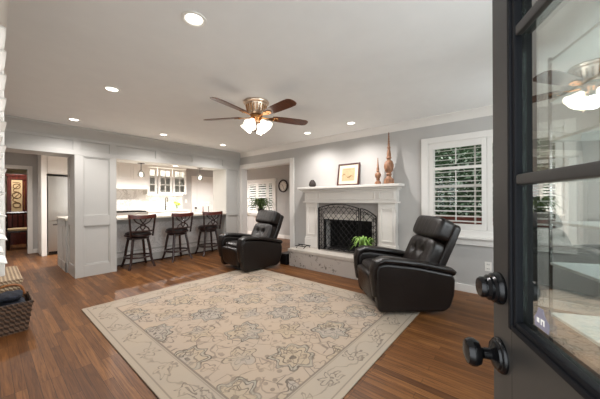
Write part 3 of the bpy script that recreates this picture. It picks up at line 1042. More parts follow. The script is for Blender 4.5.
def screen_panel(A, B, topf, name):
    A, B = Vector(A), Vector(B)
    L = (B - A).length
    d2 = (B - A).normalized()
    pt = lambda t_, z: (A.x + d2.x * t_, A.y + d2.y * t_, z)
    n = 16
    f = MB()
    tops = [pt(L * i / n, topf(i / n)) for i in range(n + 1)]
    f.tube(tops, 0.010, 6).tube([pt(L * i / n, topf(i / n) - 0.05) for i in range(n + 1)], 0.005, 6)
    for t_ in (0.006, L - 0.006): f.tube([pt(t_, 0.0), pt(t_, topf(t_ / L))], 0.011, 6)
    f.tube([pt(0, 0.03), pt(L, 0.03)], 0.010, 6).tube([pt(0, 0.075), pt(L, 0.075)], 0.005, 6)
    for t_ in (0.05, L - 0.05): f.tube([pt(t_, 0.03), pt(t_, topf(t_ / L) - 0.05)], 0.005, 6)
    o = f.build(name, 'iron', sc)
    m = MB()
    step = 0.105
    k = -14
    while k * step < L + 1.2:
        for s2 in (1, -1):
            seg_ = []
            for j in range(0, 61):
                z = 0.03 + j * 0.018
                t_ = k * step + s2 * (z - 0.03) * 0.95 + (0 if s2 > 0 else 0)
                if 0.0 <= t_ <= L and z <= topf(t_ / L) - 0.005: seg_.append(pt(t_, z))
                elif len(seg_) > 1: m.tube([seg_[0], seg_[-1]], 0.0045, 4); seg_ = []
                else: seg_ = []
            if len(seg_) > 1: m.tube([seg_[0], seg_[-1]], 0.0045, 4)
        k += 1
    m.build('wire_lattice', 'iron', o)


screen_panel((3.975, 2.885, 0), (3.975, 2.065, 0), lambda u: 0.775 + 0.07 * math.sin(PI * min(1, max(0, u))), 'screen_panel')
screen_panel((3.98, 2.05, 0), (4.055, 1.80, 0), lambda u: 0.775 - 0.12 * u * u - 0.02 * u, 'screen_panel')
screen_panel((4.055, 2.955, 0), (3.98, 2.90, 0), lambda u: 0.635 + 0.14 * u, 'screen_panel')

# small iron rest on the left end of the hearth
t = MB()
t.tube([(-0.09, 0.12, 0.045), (-0.09, -0.12, 0.045)], 0.008, 8).tube([(0.0, 0.13, 0.06), (0.0, -0.13, 0.06)], 0.008, 8).tube([(0.07, 0.12, 0.045), (0.07, -0.12, 0.045)], 0.008, 8)
for yy in (-0.09, 0.09): t.tube([(-0.10, yy, 0.006), (-0.07, yy, 0.04), (0, yy, 0.052), (0.06, yy, 0.04), (0.09, yy, 0.006)], 0.007, 8)
o = t.build('log_rest', 'iron')
o.location = (3.92, 3.22, 0.331)
tag(o, 'low dark iron log rest lying on left end of the hearth', 'log rest')

# black box beside the hearth
o = thing('storage_box', 'small black lidded box on floor between left recliner and hearth', 'box', (3.87, 3.535, 0))
MB().box(-0.17, 0.17, -0.075, 0.10, 0.0, 0.19, 0.008).build('box_body', 'black', o)
MB().box(-0.178, 0.178, -0.083, 0.108, 0.19, 0.215, 0.006).build('lid', 'black', o)


# ------------------------------------------------------------------ plants
def strap_leaf(mb, base, az, length, rise, droop, wd, rnd):
    pts, ws = [], []
    n = 6
    for i in range(n + 1):
        u = i / n
        rad = length * u * (0.55 + 0.45 * u)
        z = rise * math.sin(u * PI * 0.62) - droop * u ** 3
        pts.append((base[0] + rad * math.cos(az), base[1] + rad * math.sin(az), base[2] + z))
        ws.append(wd * max(0.05, math.sin(PI * (0.12 + 0.86 * u))))
    mb.strip(pts, ws, (-math.sin(az), math.cos(az), rnd.uniform(-0.2, 0.2)))


def potted(name, label, loc, pr, ph, leafmat, potmat, n, length, rise, droop, wd, seed):
    rnd = random.Random(seed)
    o = thing(name, label, 'plant', loc)
    MB().lathe([(pr * 0.72, 0), (pr * 0.78, 0.006), (pr, ph * 0.9), (pr * 1.06, ph * 0.92), (pr * 1.06, ph), (pr * 0.94, ph), (pr * 0.9, ph * 0.9), (0, ph * 0.88)], 24).build('pot', potmat, o)
    MB().lathe([(pr * 0.9, ph * 0.86), (pr * 0.9, ph * 0.90), (0, ph * 0.93)], 20).build('soil', 'soil', o)
    f = MB()
    for i in range(n):
        az = 2 * PI * i * 0.618 + rnd.uniform(-0.2, 0.2)
        q = rnd.uniform(0.45, 1.05)
        strap_leaf(f, (pr * 0.4 * math.cos(az), pr * 0.4 * math.sin(az), ph * 0.9), az, length * q, rise * rnd.uniform(0.6, 1.2), droop * rnd.uniform(0.4, 1.2), wd * rnd.uniform(0.7, 1.1), rnd)
    f.build('leaves', leafmat, o, smooth=True)
    return o


potted('potted_plant', 'bright green leafy plant standing on the hearth before the fire screen', (3.745, 1.86, 0.331), 0.06, 0.13, 'green', 'potclay', 60, 0.205, 0.24, 0.15, 0.03, 3)
potted('potted_fern', 'dark potted fern on white pedestal table in front of dining room window', (5.3, 6.0, 0.841), 0.10, 0.16, 'fern', 'pot', 110, 0.50, 0.36, 0.30, 0.036, 9)
o = thing('pedestal_table', 'tall white pedestal table holding the fern behind the left recliner', 'table', (5.3, 6.08, 0))
MB().box(-0.18, 0.18, -0.24, 0.24, 0.78, 0.84, 0.008).build('table_top', 'trim', o)
MB().box(-0.10, 0.10, -0.10, 0.10, 0.06, 0.78, 0.006).build('column', 'trim', o)
MB().box(-0.16, 0.16, -0.18, 0.18, 0.0, 0.06, 0.006).build('base', 'trim', o)

# wall clock in the dining room
o = thing('wall_clock', 'round wall clock with dark brown rim beside the dining room window', 'clock', (XD, 5.91, 1.70))
ry = Matrix.Rotation(R(-90), 3, 'Y')
MB().lathe([(0.205, 0.0), (0.21, 0.02), (0.20, 0.045), (0.175, 0.05), (0.16, 0.03), (0.16, 0.0)], 40, rot=ry).build('rim', 'espresso', o)
MB().lathe([(0.165, 0.0), (0.165, 0.022), (0, 0.023)], 40, rot=ry).build('dial', 'clockface', o)
for k in range(12):
    a = 2 * PI * k / 12
    MB().box(-0.026, -0.022, 0.135 * math.sin(a) - 0.006, 0.135 * math.sin(a) + 0.006, 0.135 * math.cos(a) - 0.012, 0.135 * math.cos(a) + 0.012).build('hour_mark', 'black', o)
for (a, ln) in ((R(40), 0.075), (R(200), 0.115)):
    MB().bar((-0.03, 0, 0), (-0.03, ln * math.sin(a), ln * math.cos(a)), 0.009, 0.004).build('hand', 'black', o)

# ------------------------------------------------------------------ mantel ornaments
MZ = 1.4985
o = thing('picture_frame', 'framed tan sketch in dark burgundy frame leaning on the mantel shelf', 'picture', (4.095, 2.345, MZ), 0)
tilt = Matrix.Rotation(R(9), 4, 'Y')
f = MB(tilt)
frame_x(f, -0.215, 0.215, 0.0, 0.40, 0.028, -0.022, 0.0, 0.004)
f.box(-0.006, 0.0, -0.20, 0.20, 0.015, 0.385)
f.build('frame', 'frame', o)
MB(tilt).box(-0.012, -0.006, -0.188, 0.188, 0.027, 0.373).build('mat', 'mat', o)
a_ = MB(tilt).box(-0.0135, -0.012, -0.125, 0.125, 0.085, 0.315).build('artwork', 'art', o)
ik = MB(tilt)
rnd = random.Random(5)
for q in range(7):
    y = -0.10 + q * 0.025
    ik.tube([(-0.0145, y + i * 0.02, 0.15 + 0.012 * q * 0.6 + 0.025 * math.sin(i * 1.1 + q)) for i in range(5)], 0.0022, 5)
ik.box(-0.0145, -0.0135, -0.10, 0.10, 0.29, 0.294).build('sketch_lines', 'ink', a_)

prof1 = [(0.058, 0), (0.060, 0.010), (0.054, 0.04), (0.036, 0.05), (0.024, 0.066), (0.034, 0.075), (0.034, 0.083), (0.026, 0.09), (0.044, 0.108), (0.056, 0.138), (0.056, 0.158), (0.042, 0.186), (0.022, 0.198), (0.020, 0.206), (0.032, 0.212), (0.032, 0.220), (0.024, 0.228), (0.026, 0.250), (0.016, 0.285), (0.013, 0.292), (0.020, 0.298), (0.020, 0.305), (0.012, 0.312), (0.014, 0.333), (0.009, 0.345), (0.014, 0.352), (0.008, 0.360), (0.010, 0.378), (0.006, 0.388), (0.010, 0.395), (0.005, 0.403), (0.007, 0.418), (0, 0.435)]


def finial(label, loc, s, sr):
    o = MB().lathe([(r_ * sr, z * s) for r_, z in prof1], 28).build('finial', 'finial')
    o.location = loc
    return tag(o, label, 'finial', None)


finial('shorter turned wood finial on the mantel, nearer the picture', (4.06, 1.775, MZ), 0.99, 0.85)
finial('tall turned wood finial at the right end of the mantel', (4.06, 1.595, MZ), 1.88, 1.30)

o = thing('artichoke_ornament', 'small dark carved artichoke ornament at left end of the mantel shelf', 'ornament', (4.06, 3.10, MZ))
t = MB()
for lv in range(6):
    z = 0.022 + lv * 0.019
    rr = 0.058 * math.sin(PI * (0.28 + 0.66 * lv / 6.0))
    for k in range(9):
        a = 2 * PI * (k + 0.5 * (lv % 2)) / 9
        t.pillow((rr * math.cos(a), rr * math.sin(a), z), (0.020, 0.038, 0.042), 2.2, 3, Euler((0, R(-18), a)).to_matrix())
t.build('scales', 'cone', o)
MB().lathe([(0.036, 0), (0.040, 0.01), (0.055, 0.05), (0.045, 0.09), (0.018, 0.125), (0, 0.14)], 16).build('core', 'cone', o)


# ------------------------------------------------------------------ recliners
def make_recliner(label):
    """faces local +x"""
    o = thing('recliner', label, 'armchair', group='dark brown leather recliners')
    MB().lathe([(0.30, 0.0), (0.32, 0.012), (0.31, 0.045), (0.12, 0.055), (0.10, 0.10), (0, 0.10)], 32).build('swivel_base', 'black', o)
    # sides
    side = [(0.385, 0.03), (0.42, 0.26), (0.43, 0.47), (0.40, 0.55), (0.30, 0.565), (-0.05, 0.52), (-0.43, 0.435), (-0.465, 0.36), (-0.455, 0.20), (-0.41, 0.07), (-0.34, 0.02)]
    for s2 in (1, -1):
        a, b = sorted((s2 * 0.275, s2 * 0.405))
        p = MB().prism(side, 'y', a, b, 0.040, 4)
        ob = p.build('armrest', 'leather', o)
        pad = MB()
        path = [(0.405, 0.20), (0.428, 0.36), (0.432, 0.48), (0.405, 0.56), (0.33, 0.592), (0.15, 0.575), (-0.05, 0.545), (-0.25, 0.502), (-0.42, 0.462), (-0.465, 0.43)]
        y = s2 * 0.342
        wd = [0.045, 0.06, 0.075, 0.083, 0.088, 0.088, 0.086, 0.084, 0.080, 0.05]
        # flattened roll: build as sweep with wide across-width section
        vv, ff = [], []
        ns = 14
        for i, (px, pz) in enumerate(path):
            q0, q1 = path[max(0, i - 1)], path[min(len(path) - 1, i + 1)]
            dx, dz = q1[0] - q0[0], q1[1] - q0[1]
            ln = math.hypot(dx, dz)
            nx, nz_ = -dz / ln, dx / ln
            if nz_ < 0 and i > 3: nx, nz_ = -nx, -nz_
            if i <= 3 and nx < 0: nx, nz_ = -nx, -nz_
            for k in range(ns):
                t_ = 2 * PI * k / ns
                cy = math.copysign(abs(math.cos(t_)) ** 0.7, math.cos(t_)) * wd[i]
                cz = math.copysign(abs(math.sin(t_)) ** 0.8, math.sin(t_)) * 0.034
                vv.append((px + nx * cz, y + cy, pz + nz_ * cz))
        for i in range(len(path) - 1):
            for k in range(ns):
                l2 = (k + 1) % ns
                ff.append((i * ns + k, i * ns + l2, (i + 1) * ns + l2, (i + 1) * ns + k))
        ff += [tuple(range(ns)), tuple((len(path) - 1) * ns + k for k in range(ns))]
        pad._add(vv, ff)
        pad.build('arm_pad', 'leather', ob)
    MB().box(-0.36, 0.33, -0.29, 0.29, 0.09, 0.34, 0.02).build('seat_frame', 'leather', o)

    def seatfn(q):
        return Vector((q.x, q.y, q.z + (0.10 * (1 - q.x * q.x) * (1 - q.y * q.y) if q.z > 0 else 0)))
    MB().pillow((0.06, 0, 0.385), (0.72, 0.565, 0.18), 4.5, 12, Euler((0, R(-4), 0)).to_matrix(), seatfn).build('seat_cushion', 'leather', o)
    ft = MB().pillow((0.385, 0, 0.255), (0.115, 0.555, 0.33), 5, 10, Euler((0, R(9), 0)).to_matrix())
    ft.build('footrest', 'leather', o)
    # back, reclined
    rot = Matrix.Translation((-0.20, 0, 0.36)) @ Matrix.Rotation(R(-24), 4, 'Y')
    MB(rot).prism([(-0.285, -0.12), (0.285, -0.12), (0.30, 0.45), (0.295, 0.66), (0.26, 0.69), (-0.26, 0.69), (-0.295, 0.66), (-0.30, 0.45)], 'x', -0.15, -0.06, 0.035, 3).build('back_shell', 'leather', o)

    def backfn(q):
        d = 0.0
        for (yy, zz) in ((-0.30, 0.18), (0.30, 0.18)):
            d += 0.42 * math.exp(-(((q.y - yy) / 0.16) ** 2 + ((q.z - zz) / 0.20) ** 2))
        # pleats running from the tufts
        d += 0.10 * math.exp(-(q.z - 0.35) ** 2 / 0.25) * (0.5 + 0.5 * math.cos(q.y * 17))
        return Vector((q.x - (d if q.x > 0.3 else 0) * (1 - abs(q.y) ** 6), q.y, q.z))
    MB(rot).pillow((0.0, 0, 0.22), (0.19, 0.58, 0.46), 5.0, 18, None, backfn).build('back_cushion', 'leather', o)
    MB(rot).pillow((0.01, 0, 0.575), (0.20, 0.60, 0.27), 5.5, 14, None, lambda q: Vector((q.x + 0.05 * math.cos(q.y * 21) * (1 - q.z * q.z), q.y, q.z))).build('headrest', 'leather', o)
    lv = MB().box(-0.30, -0.22, -0.2, 0.2, 0.05, 0.10, 0.01)
    lv.build('mechanism', 'black', o)
    return o


r2 = make_recliner('dark brown leather recliner by the window, nearest to the open door')
r2.location = (3.25, 1.16, 0.012)
r2.rotation_euler = (0, 0, R(133))
r1 = dup(r2)
r1['label'] = 'dark brown leather recliner left of the hearth, before the dining opening'
r1.location = (3.20, 3.93, 0.012)
r1.rotation_euler = (0, 0, R(174))


# ------------------------------------------------------------------ bar stools
def curve(pts, n=8):
    """Catmull-Rom through pts"""
    P_ = [Vector(p) for p in pts]
    P_ = [P_[0] * 2 - P_[1]] + P_ + [P_[-1] * 2 - P_[-2]]
    out = []
    for i in range(1, len(P_) - 2):
        for k in range(n):
            t_ = k / n
            a, b, c, d = P_[i - 1:i + 3]
            out.append(0.5 * ((2 * b) + (c - a) * t_ + (2 * a - 5 * b + 4 * c - d) * t_ ** 2 + (3 * b - a - 3 * c + d) * t_ ** 3))
    return out + [P_[-2]]


def make_stool(label):
    """back towards local -y"""
    o = thing('bar_stool', label, 'stool', group='cherry bar stools at the kitchen counter')
    for (sx, sy) in ((1, 1), (-1, 1), (-1, -1), (1, -1)):
        MB().tube(curve([(sx * 0.12, sy * 0.12, 0.56), (sx * 0.15, sy * 0.15, 0.36), (sx * 0.175, sy * 0.175, 0.14), (sx * 0.215, sy * 0.215, 0.0)], 4), [0.024] * 6 + [0.022] * 5 + [0.020] * 2, 8).build('leg', 'espresso', o)
    MB().tube([(0.225 * math.cos(2 * PI * k / 28), 0.225 * math.sin(2 * PI * k / 28), 0.20) for k in range(28)], 0.017, 8, closed=True).build('foot_ring', 'espresso', o)
    MB().lathe([(0, 0.53), (0.17, 0.53), (0.19, 0.545), (0.19, 0.56), (0.10, 0.565), (0.10, 0.575), (0.205, 0.58), (0.225, 0.59), (0.225, 0.615), (0.21, 0.622), (0, 0.622)], 32).build('seat_frame', 'espresso', o)
    MB().lathe([(0.205, 0.612), (0.214, 0.63), (0.205, 0.652), (0.16, 0.668), (0, 0.672)], 32).build('seat', 'seatleather', o)
    zt, yb_ = 1.005, -0.235
    yat = lambda z: -0.185 - 0.05 * (z - 0.6) / 0.4

    def bp(x, z): return (x, yat(z) - 0.035 * (1 - (x / 0.24) ** 2), z)
    for s2 in (1, -1):
        MB().tube([bp(s2 * 0.185, 0.585), bp(s2 * 0.20, 0.75), bp(s2 * 0.218, 0.99)], 0.018, 8).build('back_post', 'espresso', o)
    tr = MB()
    vv, ff = [], []
    n = 14
    for i in range(n + 1):
        x = -0.238 + 0.476 * i / n
        zz = 1.002 - 0.016 * (1 - (x / 0.24) ** 2)
        p = Vector(bp(x, 0.97))
        for (dy, z) in ((-0.013, zz - 0.072), (0.013, zz - 0.072), (0.013, zz), (-0.013, zz)): vv.append((p.x, p.y + dy, z))
    for i in range(n):
        for k in range(4): ff.append((i * 4 + k, i * 4 + (k + 1) % 4, i * 4 + 4 + (k + 1) % 4, i * 4 + 4 + k))
    ff += [(0, 1, 2, 3), (n * 4, n * 4 + 1, n * 4 + 2, n * 4 + 3)]
    tr._add(vv, ff, 0.004)
    tr.build('top_rail', 'cherry', o)
    MB().tube([bp(-0.19 + 0.38 * i / 8, 0.685) for i in range(9)], 0.017, 6).build('lower_rail', 'espresso', o)
    for s2 in (1, -1):
        MB().tube(curve([bp(s2 * 0.16, 0.94), bp(s2 * 0.11, 0.86), bp(0.0, 0.80), bp(-s2 * 0.09, 0.745), bp(-s2 * 0.12, 0.69)], 5), 0.0125, 6).build('cross_splat', 'espresso', o)
        MB().tube(curve([bp(s2 * 0.055, 0.94), bp(s2 * 0.03, 0.87), bp(-s2 * 0.035, 0.80), bp(-s2 * 0.03, 0.74), bp(s2 * 0.02, 0.69)], 5), 0.0115, 6).build('cross_splat', 'espresso', o)
    return o


st0 = make_stool('dark cherry lattice-back bar stool beside the white column, leftmost at the counter')
st0.location = (1.86, 5.60, 0)
for (x, lab, rz) in ((2.61, 'dark cherry lattice-back bar stool in the middle of the three at the counter', 4), (3.34, 'dark cherry lattice-back bar stool nearest the dining opening, rightmost at the counter', -5)):
    c = dup(st0)
    c['label'] = lab
    c.location = (x, 5.62, 0)
    c.rotation_euler = (0, 0, R(rz))

# bar countertop
tag(MB().box(1.492, 3.758, 5.50, 6.28, 0.907, 0.947, 0.006).build('bar_countertop', 'quartz'), 'pale stone bar countertop spanning the kitchen opening above the stools', 'countertop')

# pendants
for i, (x, y, lab) in enumerate(((2.03, 5.93, 'small glass pendant lamp over the left end of the bar'), (3.25, 5.82, 'small glass pendant lamp over the right end of the bar'))):
    o = thing('pendant_lamp', lab, 'pendant lamp', (x, y, 2.014), 0, 'glass pendants over the bar')
    MB().lathe([(0.062, 0), (0.062, -0.012), (0.02, -0.02), (0, -0.02)], 24).build('canopy', 'chrome', o)
    MB().tube([(0, 0, -0.015), (0, 0, -0.15)], 0.006, 8).build('rod', 'chrome', o)
    MB().lathe([(0.012, -0.14), (0.03, -0.15), (0.032, -0.175), (0.0, -0.175)], 16).build('socket', 'steel', o)
    MB().lathe([(0.034, -0.165), (0.058, -0.185), (0.064, -0.23), (0.058, -0.275), (0.056, -0.275), (0.061, -0.23), (0.055, -0.19), (0.033, -0.17)], 24).build('glass_shade', 'lampglass', o)
    MB().lathe([(0.012, -0.185), (0.026, -0.21), (0.030, -0.235), (0.02, -0.258), (0, -0.265)], 16).build('bulb', 'bulb', o)
    l = bpy.data.lights.new('pendant_light', 'POINT')
    l.energy = 7
    l.color = (1, 0.92, 0.8)
    l.shadow_soft_size = 0.03
    lo = bpy.data.objects.new('pendant_light', l)
    C.objects.link(lo)
    lo.parent = o
    lo.location = (0, 0, -0.31)

# ------------------------------------------------------------------ kitchen
o = thing('refrigerator', 'stainless steel refrigerator with bottom freezer behind the white column', 'refrigerator', (1.35, YB, 0))
MB().box(-0.44, 0.44, -0.60, -0.01, 0.03, 1.83, 0.01).build('body', 'steel', o)
dr = MB().box(-0.44, -0.003, -0.66, -0.605, 0.79, 1.83, 0.012).build('door', 'steel', o)
MB().tube([(-0.05, -0.70, 0.95), (-0.05, -0.70, 1.68)], 0.013, 8).build('handle', 'chrome', dr)
dr = MB().box(0.003, 0.44, -0.66, -0.605, 0.79, 1.83, 0.012).build('door', 'steel', o)
MB().tube([(0.05, -0.70, 0.95), (0.05, -0.70, 1.68)], 0.013, 8).build('handle', 'chrome', dr)
dr = MB().box(-0.44, 0.44, -0.66, -0.605, 0.08, 0.775, 0.012).build('freezer_drawer', 'steel', o)
MB().tube([(-0.36, -0.70, 0.70), (0.36, -0.70, 0.70)], 0.013, 8).build('handle', 'chrome', dr)
MB().box(-0.42, 0.42, -0.62, -0.58, 0.0, 0.08).build('kick_grille', 'black', o)

o = thing('fridge_cabinet', 'white cabinet surround enclosing and topping the refrigerator', 'cabinet', (1.35, YB, 0))
MB().box(-0.55, -0.46, -0.70, -0.018, 0, H - 0.005, 0.004).box(0.46, 0.52, -0.70, -0.001, 0, H - 0.005, 0.004).build('side_panel', 'cab', o)
MB().box(-0.46, 0.46, -0.66, -0.019, 1.88, 2.42).build('cabinet_body', 'cab', o)
for (a, b) in ((-0.45, -0.005), (0.005, 0.45)):
    d = MB().box(a, b, -0.68, -0.66, 1.90, 2.27, 0.003)
    frame_y(d, a, b, 1.90, 2.27, 0.06, -0.69, -0.678)
    d.build('door', 'cab', o)
MB().prism([(-0.66 - a, H - 0.006 + b) for a, b in crown(0.13, 0.08)], 'x', -0.54, 0.51).build('cornice', 'cab', o)

o = thing('backsplash', 'veined white marble slab backsplash on the kitchen back wall', 'backsplash', (0, YB, 0))
MB().box(1.90, 4.36, -0.02, -0.001, 0.93, 1.75).build('slab', 'marble', o)
for (xa, xb, doors, lab) in ((1.92, 2.25, ((1.93, 2.24),), 'narrow white base cabinet with pale counter, left of the range cooker'),
                             (3.05, 4.35, ((3.06, 3.48), (3.49, 3.91), (3.92, 4.34)), 'long white base cabinet with pale counter under the glass cabinets')):
    o = thing('base_cabinet', lab, 'cabinet', (0, YB, 0))
    MB().box(xa, xb, -0.60, -0.025, 0.1, 0.90).box(xa, xb, -0.54, -0.025, 0, 0.1).build('cabinet_body', 'cab', o)
    for (a, b) in doors:
        d = MB().box(a, b, -0.62, -0.60, 0.12, 0.88, 0.003)
        frame_y(d, a, b, 0.12, 0.88, 0.06, -0.63, -0.618)
        d = d.build('door', 'cab', o)
        MB().tube([(b - 0.04, -0.65, 0.70), (b - 0.04, -0.65, 0.82)], 0.006, 8).build('handle', 'chrome', d)
    MB().box(xa - 0.005, xb + 0.005, -0.64, -0.021, 0.90, 0.94, 0.005).build('worktop', 'quartz', o)
o = thing('range_cooker', 'stainless range cooker with black grates under the white hood', 'stove', (2.65, YB, 0))
MB().box(-0.39, 0.39, -0.64, -0.025, 0.0, 0.92, 0.006).build('body', 'steel', o)
d = MB().box(-0.36, 0.36, -0.66, -0.64, 0.15, 0.70, 0.006).build('oven_door', 'black', o)
MB().tube([(-0.32, -0.70, 0.66), (0.32, -0.70, 0.66)], 0.012, 8).build('handle', 'chrome', d)
t = MB()
for k in range(7): t.box(-0.36 + k * 0.115, -0.345 + k * 0.115, -0.60, -0.08, 0.92, 0.955, 0.003)
for yy in (-0.60, -0.34, -0.09): t.box(-0.36, 0.36, yy, yy + 0.015, 0.92, 0.955, 0.003)
t.build('grate', 'iron', o)
for k in range(5): MB().lathe([(0.022, 0), (0.022, 0.02), (0.016, 0.03), (0, 0.03)], 14, (-0.28 + 0.14 * k, -0.64, 0.82), Matrix.Rotation(R(90), 3, 'X')).build('burner_knob', 'chrome', o)

o = thing('range_hood', 'white panelled range hood with ledge, left of glass cabinets', 'range hood', (2.62, YB, 0))
h = MB().box(-0.62, 0.49, -0.42, -0.022, 1.66, H - 0.006, 0.004)
for (a, b) in ((-0.60, -0.26), (-0.25, 0.10), (0.11, 0.47)): frame_y(h, a, b, 1.86, 2.30, 0.05, -0.432, -0.418)
h.build('hood_body', 'cab', o)
MB().box(-0.64, 0.495, -0.47, -0.022, 1.58, 1.66, 0.01).build('ledge', 'cab', o)

o = thing('glass_cabinet', 'white upper cabinet with three gridded glass doors above the sink', 'cabinet', (0, YB, 0))
b_ = MB().box(3.13, 3.15, -0.33, -0.022, 1.44, 2.30).box(4.33, 4.35, -0.33, -0.022, 1.44, 2.30).box(3.15, 4.33, -0.33, -0.022, 1.44, 1.46).box(3.15, 4.33, -0.33, -0.022, 2.28, 2.30).box(3.15, 4.33, -0.04, -0.022, 1.46, 2.28)
for z in (1.72, 2.0): b_.box(3.15, 4.33, -0.30, -0.04, z, z + 0.015)
b_.build('cabinet_body', 'cab', o)
for (a, b, nc) in ((3.13, 3.41, 1), (3.44, 3.87, 2), (3.89, 4.34, 2)):
    d = MB()
    frame_y(d, a, b, 1.45, 2.26, 0.07, -0.352, -0.332)
    for i in range(1, nc): d.box(a + (b - a) * i / nc - 0.012, a + (b - a) * i / nc + 0.012, -0.350, -0.334, 1.52, 2.19)
    for z in (1.743, 1.967): d.box(a + 0.07, b - 0.07, -0.350, -0.334, z - 0.012, z + 0.012)
    d = d.build('door', 'cab', o)
    MB().box(a + 0.06, b - 0.06, -0.342, -0.339, 1.51, 2.20).build('pane', 'cabglass', d)
MB().box(3.125, 4.36, -0.35, -0.022, 2.30, H - 0.006, 0.004).prism([(-0.35 - a, H - 0.008 + b) for a, b in crown(0.10, 0.06)], 'x', 3.12, 4.36).build('cornice', 'cab', o)
MB().box(3.2, 4.3, -0.20, -0.14, 1.425, 1.44).build('light_strip', 'strip', o)
rnd = random.Random(12)
for (x, z) in ((3.22, 1.461), (3.32, 1.736), (3.55, 1.461), (3.64, 1.461), (3.77, 1.461), (3.56, 1.736), (3.72, 1.736), (3.99, 1.461), (4.10, 1.461), (4.24, 1.736), (4.05, 1.736)):
    g = MB().lathe([(0.025, 0), (0.03, 0.01), (0.038, 0.12), (0.036, 0.12), (0.02, 0.012), (0, 0.01)], 14).build('tumbler', 'white')
    g.location = (x, YB - 0.2, z)
    tag(g, 'pale tumbler behind the panes of the glass-door kitchen cabinet', 'glass', 'tumblers inside the glass cabinet')
area_light('cabinet_fill_light', (3.74, YB - 0.18, 2.27), (0, 0, 0), 1.0, 0.2, 5, (1, 0.97, 0.92))  # added fill light, brightens the dark interior behind the cabinet panes
area_light('under_cabinet_lamp', (3.75, YB - 0.17, 1.42), (0, 0, 0), 1.1, 0.06, 2.5, (1, 0.95, 0.86))

o = thing('faucet', 'tall dark gooseneck faucet at the kitchen sink', 'faucet', (3.745, YB - 0.14, 0.941))
MB().lathe([(0.03, 0), (0.03, 0.01), (0.018, 0.03), (0.016, 0.12), (0.014, 0.20), (0, 0.20)], 16).build('body', 'chrome', o)
MB().tube(curve([(0, 0, 0.18), (0, 0, 0.34), (0, -0.05, 0.41), (0, -0.13, 0.40), (0, -0.16, 0.33), (0, -0.165, 0.26)], 5), 0.013, 8).build('spout', 'chrome', o)
MB().tube([(0.015, 0, 0.10), (0.08, 0, 0.14)], 0.008, 8).build('lever', 'chrome', o)

o = thing('flower_vase', 'yellow green flowers in a glass vase on the counter below the cabinets', 'vase', (3.97, YB - 0.45, 0.941))
MB().lathe([(0.04, 0), (0.045, 0.01), (0.05, 0.12), (0.058, 0.15), (0.054, 0.15), (0.045, 0.12), (0.038, 0.012), (0, 0.01)], 20).build('vase', 'clear', o)
t, t2 = MB(), MB()
for k in range(16):
    a, rr = rnd.uniform(0, 6.28), rnd.uniform(0.02, 0.10)
    z = rnd.uniform(0.16, 0.27)
    t.tube([(0, 0, 0.03), (rr * math.cos(a), rr * math.sin(a), z)], 0.003, 5)
    t2.pillow((rr * math.cos(a), rr * math.sin(a), z), (0.05, 0.05, 0.04), 2.2, 3)
    strap_leaf(t, (0, 0, 0.12), a + 1, 0.12, 0.08, 0.04, 0.02, rnd)
t.build('stems', 'green', o)
t2.build('blossoms', 'yellow', o)

o = thing('wire_canister', 'white lattice canister on the counter at the left edge of the kitchen opening', 'canister', (2.10, YB - 0.42, 0.941))
MB().lathe([(0.07, 0), (0.075, 0.01), (0.075, 0.16), (0.065, 0.17), (0, 0.17)], 24).build('jar', 'white', o)
MB().lathe([(0.07, 0.17), (0.07, 0.185), (0.02, 0.20), (0.018, 0.225), (0, 0.23)], 20).build('lid', 'chrome', o)

for (x, y, lab) in ((3.44, 6.02, 'white globe candle holder on the bar, left one of the pair'), (3.60, 6.04, 'white globe candle holder on the bar, right one of the pair')):
    o = thing('candle_holder', lab, 'candle holder', (x, y, 0.948), 0, 'white candle holders on the bar')
    MB().lathe([(0.035, 0), (0.035, 0.008), (0.008, 0.015), (0.007, 0.13), (0.018, 0.15), (0, 0.15)], 18).build('stem', 'red' if x < 3.5 else 'chrome', o)
    MB().lathe([(0.015, 0.148), (0.044, 0.17), (0.054, 0.21), (0.050, 0.26), (0.046, 0.26), (0.048, 0.21), (0.03, 0.17), (0, 0.16)], 20).build('cup', 'white', o)

# switch plates and outlet
for (loc, rz, lab) in (((4.50, YB - 0.0005, 1.22), 0, 'white light switch plate on grey wall left of the kitchen door'),):
    o = MB().box(-0.037, 0.037, -0.007, 0, -0.06, 0.06, 0.003).build('switch_plate', 'plate')
    o.location = loc
    tag(o, lab, 'light switch')
o = thing('wall_outlet', 'white outlet plate low on the wall under the shuttered window', 'outlet', (XW - 0.0005, 0.34, 0.38))
MB().box(-0.006, 0, -0.037, 0.037, -0.06, 0.06, 0.003).build('cover_plate', 'plate', o)
MB().box(-0.008, -0.005, -0.012, -0.007, 0.02, 0.035).box(-0.008, -0.005, 0.007, 0.012, 0.02, 0.035).box(-0.008, -0.005, -0.012, -0.007, -0.035, -0.02).box(-0.008, -0.005, 0.007, 0.012, -0.035, -0.02).build('sockets', 'black', o)

# ------------------------------------------------------------------ far room behind the hall
o = thing('hutch_cabinet', 'dark cherry cabinet with a tan scrollwork panel in the far room', 'cabinet', (0.62, 11.2, 0))
b_ = MB()
frame_y(b_, -0.24, 0.26, 0.84, 1.96, 0.085, -0.03, 0.06, 0.006)
b_.box(-0.24, 0.26, 0.0, 0.06, 0.84, 1.96).box(-0.30, 0.32, -0.08, 0.30, 0.0, 0.84, 0.006).box(-0.27, 0.29, -0.05, 0.08, 1.96, 2.03, 0.01)
b_.build('cabinet_body', 'cherry', o)
pn = MB().box(-0.155, 0.06, -0.012, -0.001, 0.95, 1.86).build('scroll_panel', 'tan', o)
t = MB()
for (cx_, cz_, rr) in ((-0.05, 1.68, 0.07), (-0.05, 1.42, 0.085), (-0.05, 1.14, 0.075)):
    t.tube([(cx_ + rr * math.cos(2 * PI * k / 20), -0.016, cz_ + rr * math.sin(2 * PI * k / 20)) for k in range(20)], 0.012, 6, closed=True)
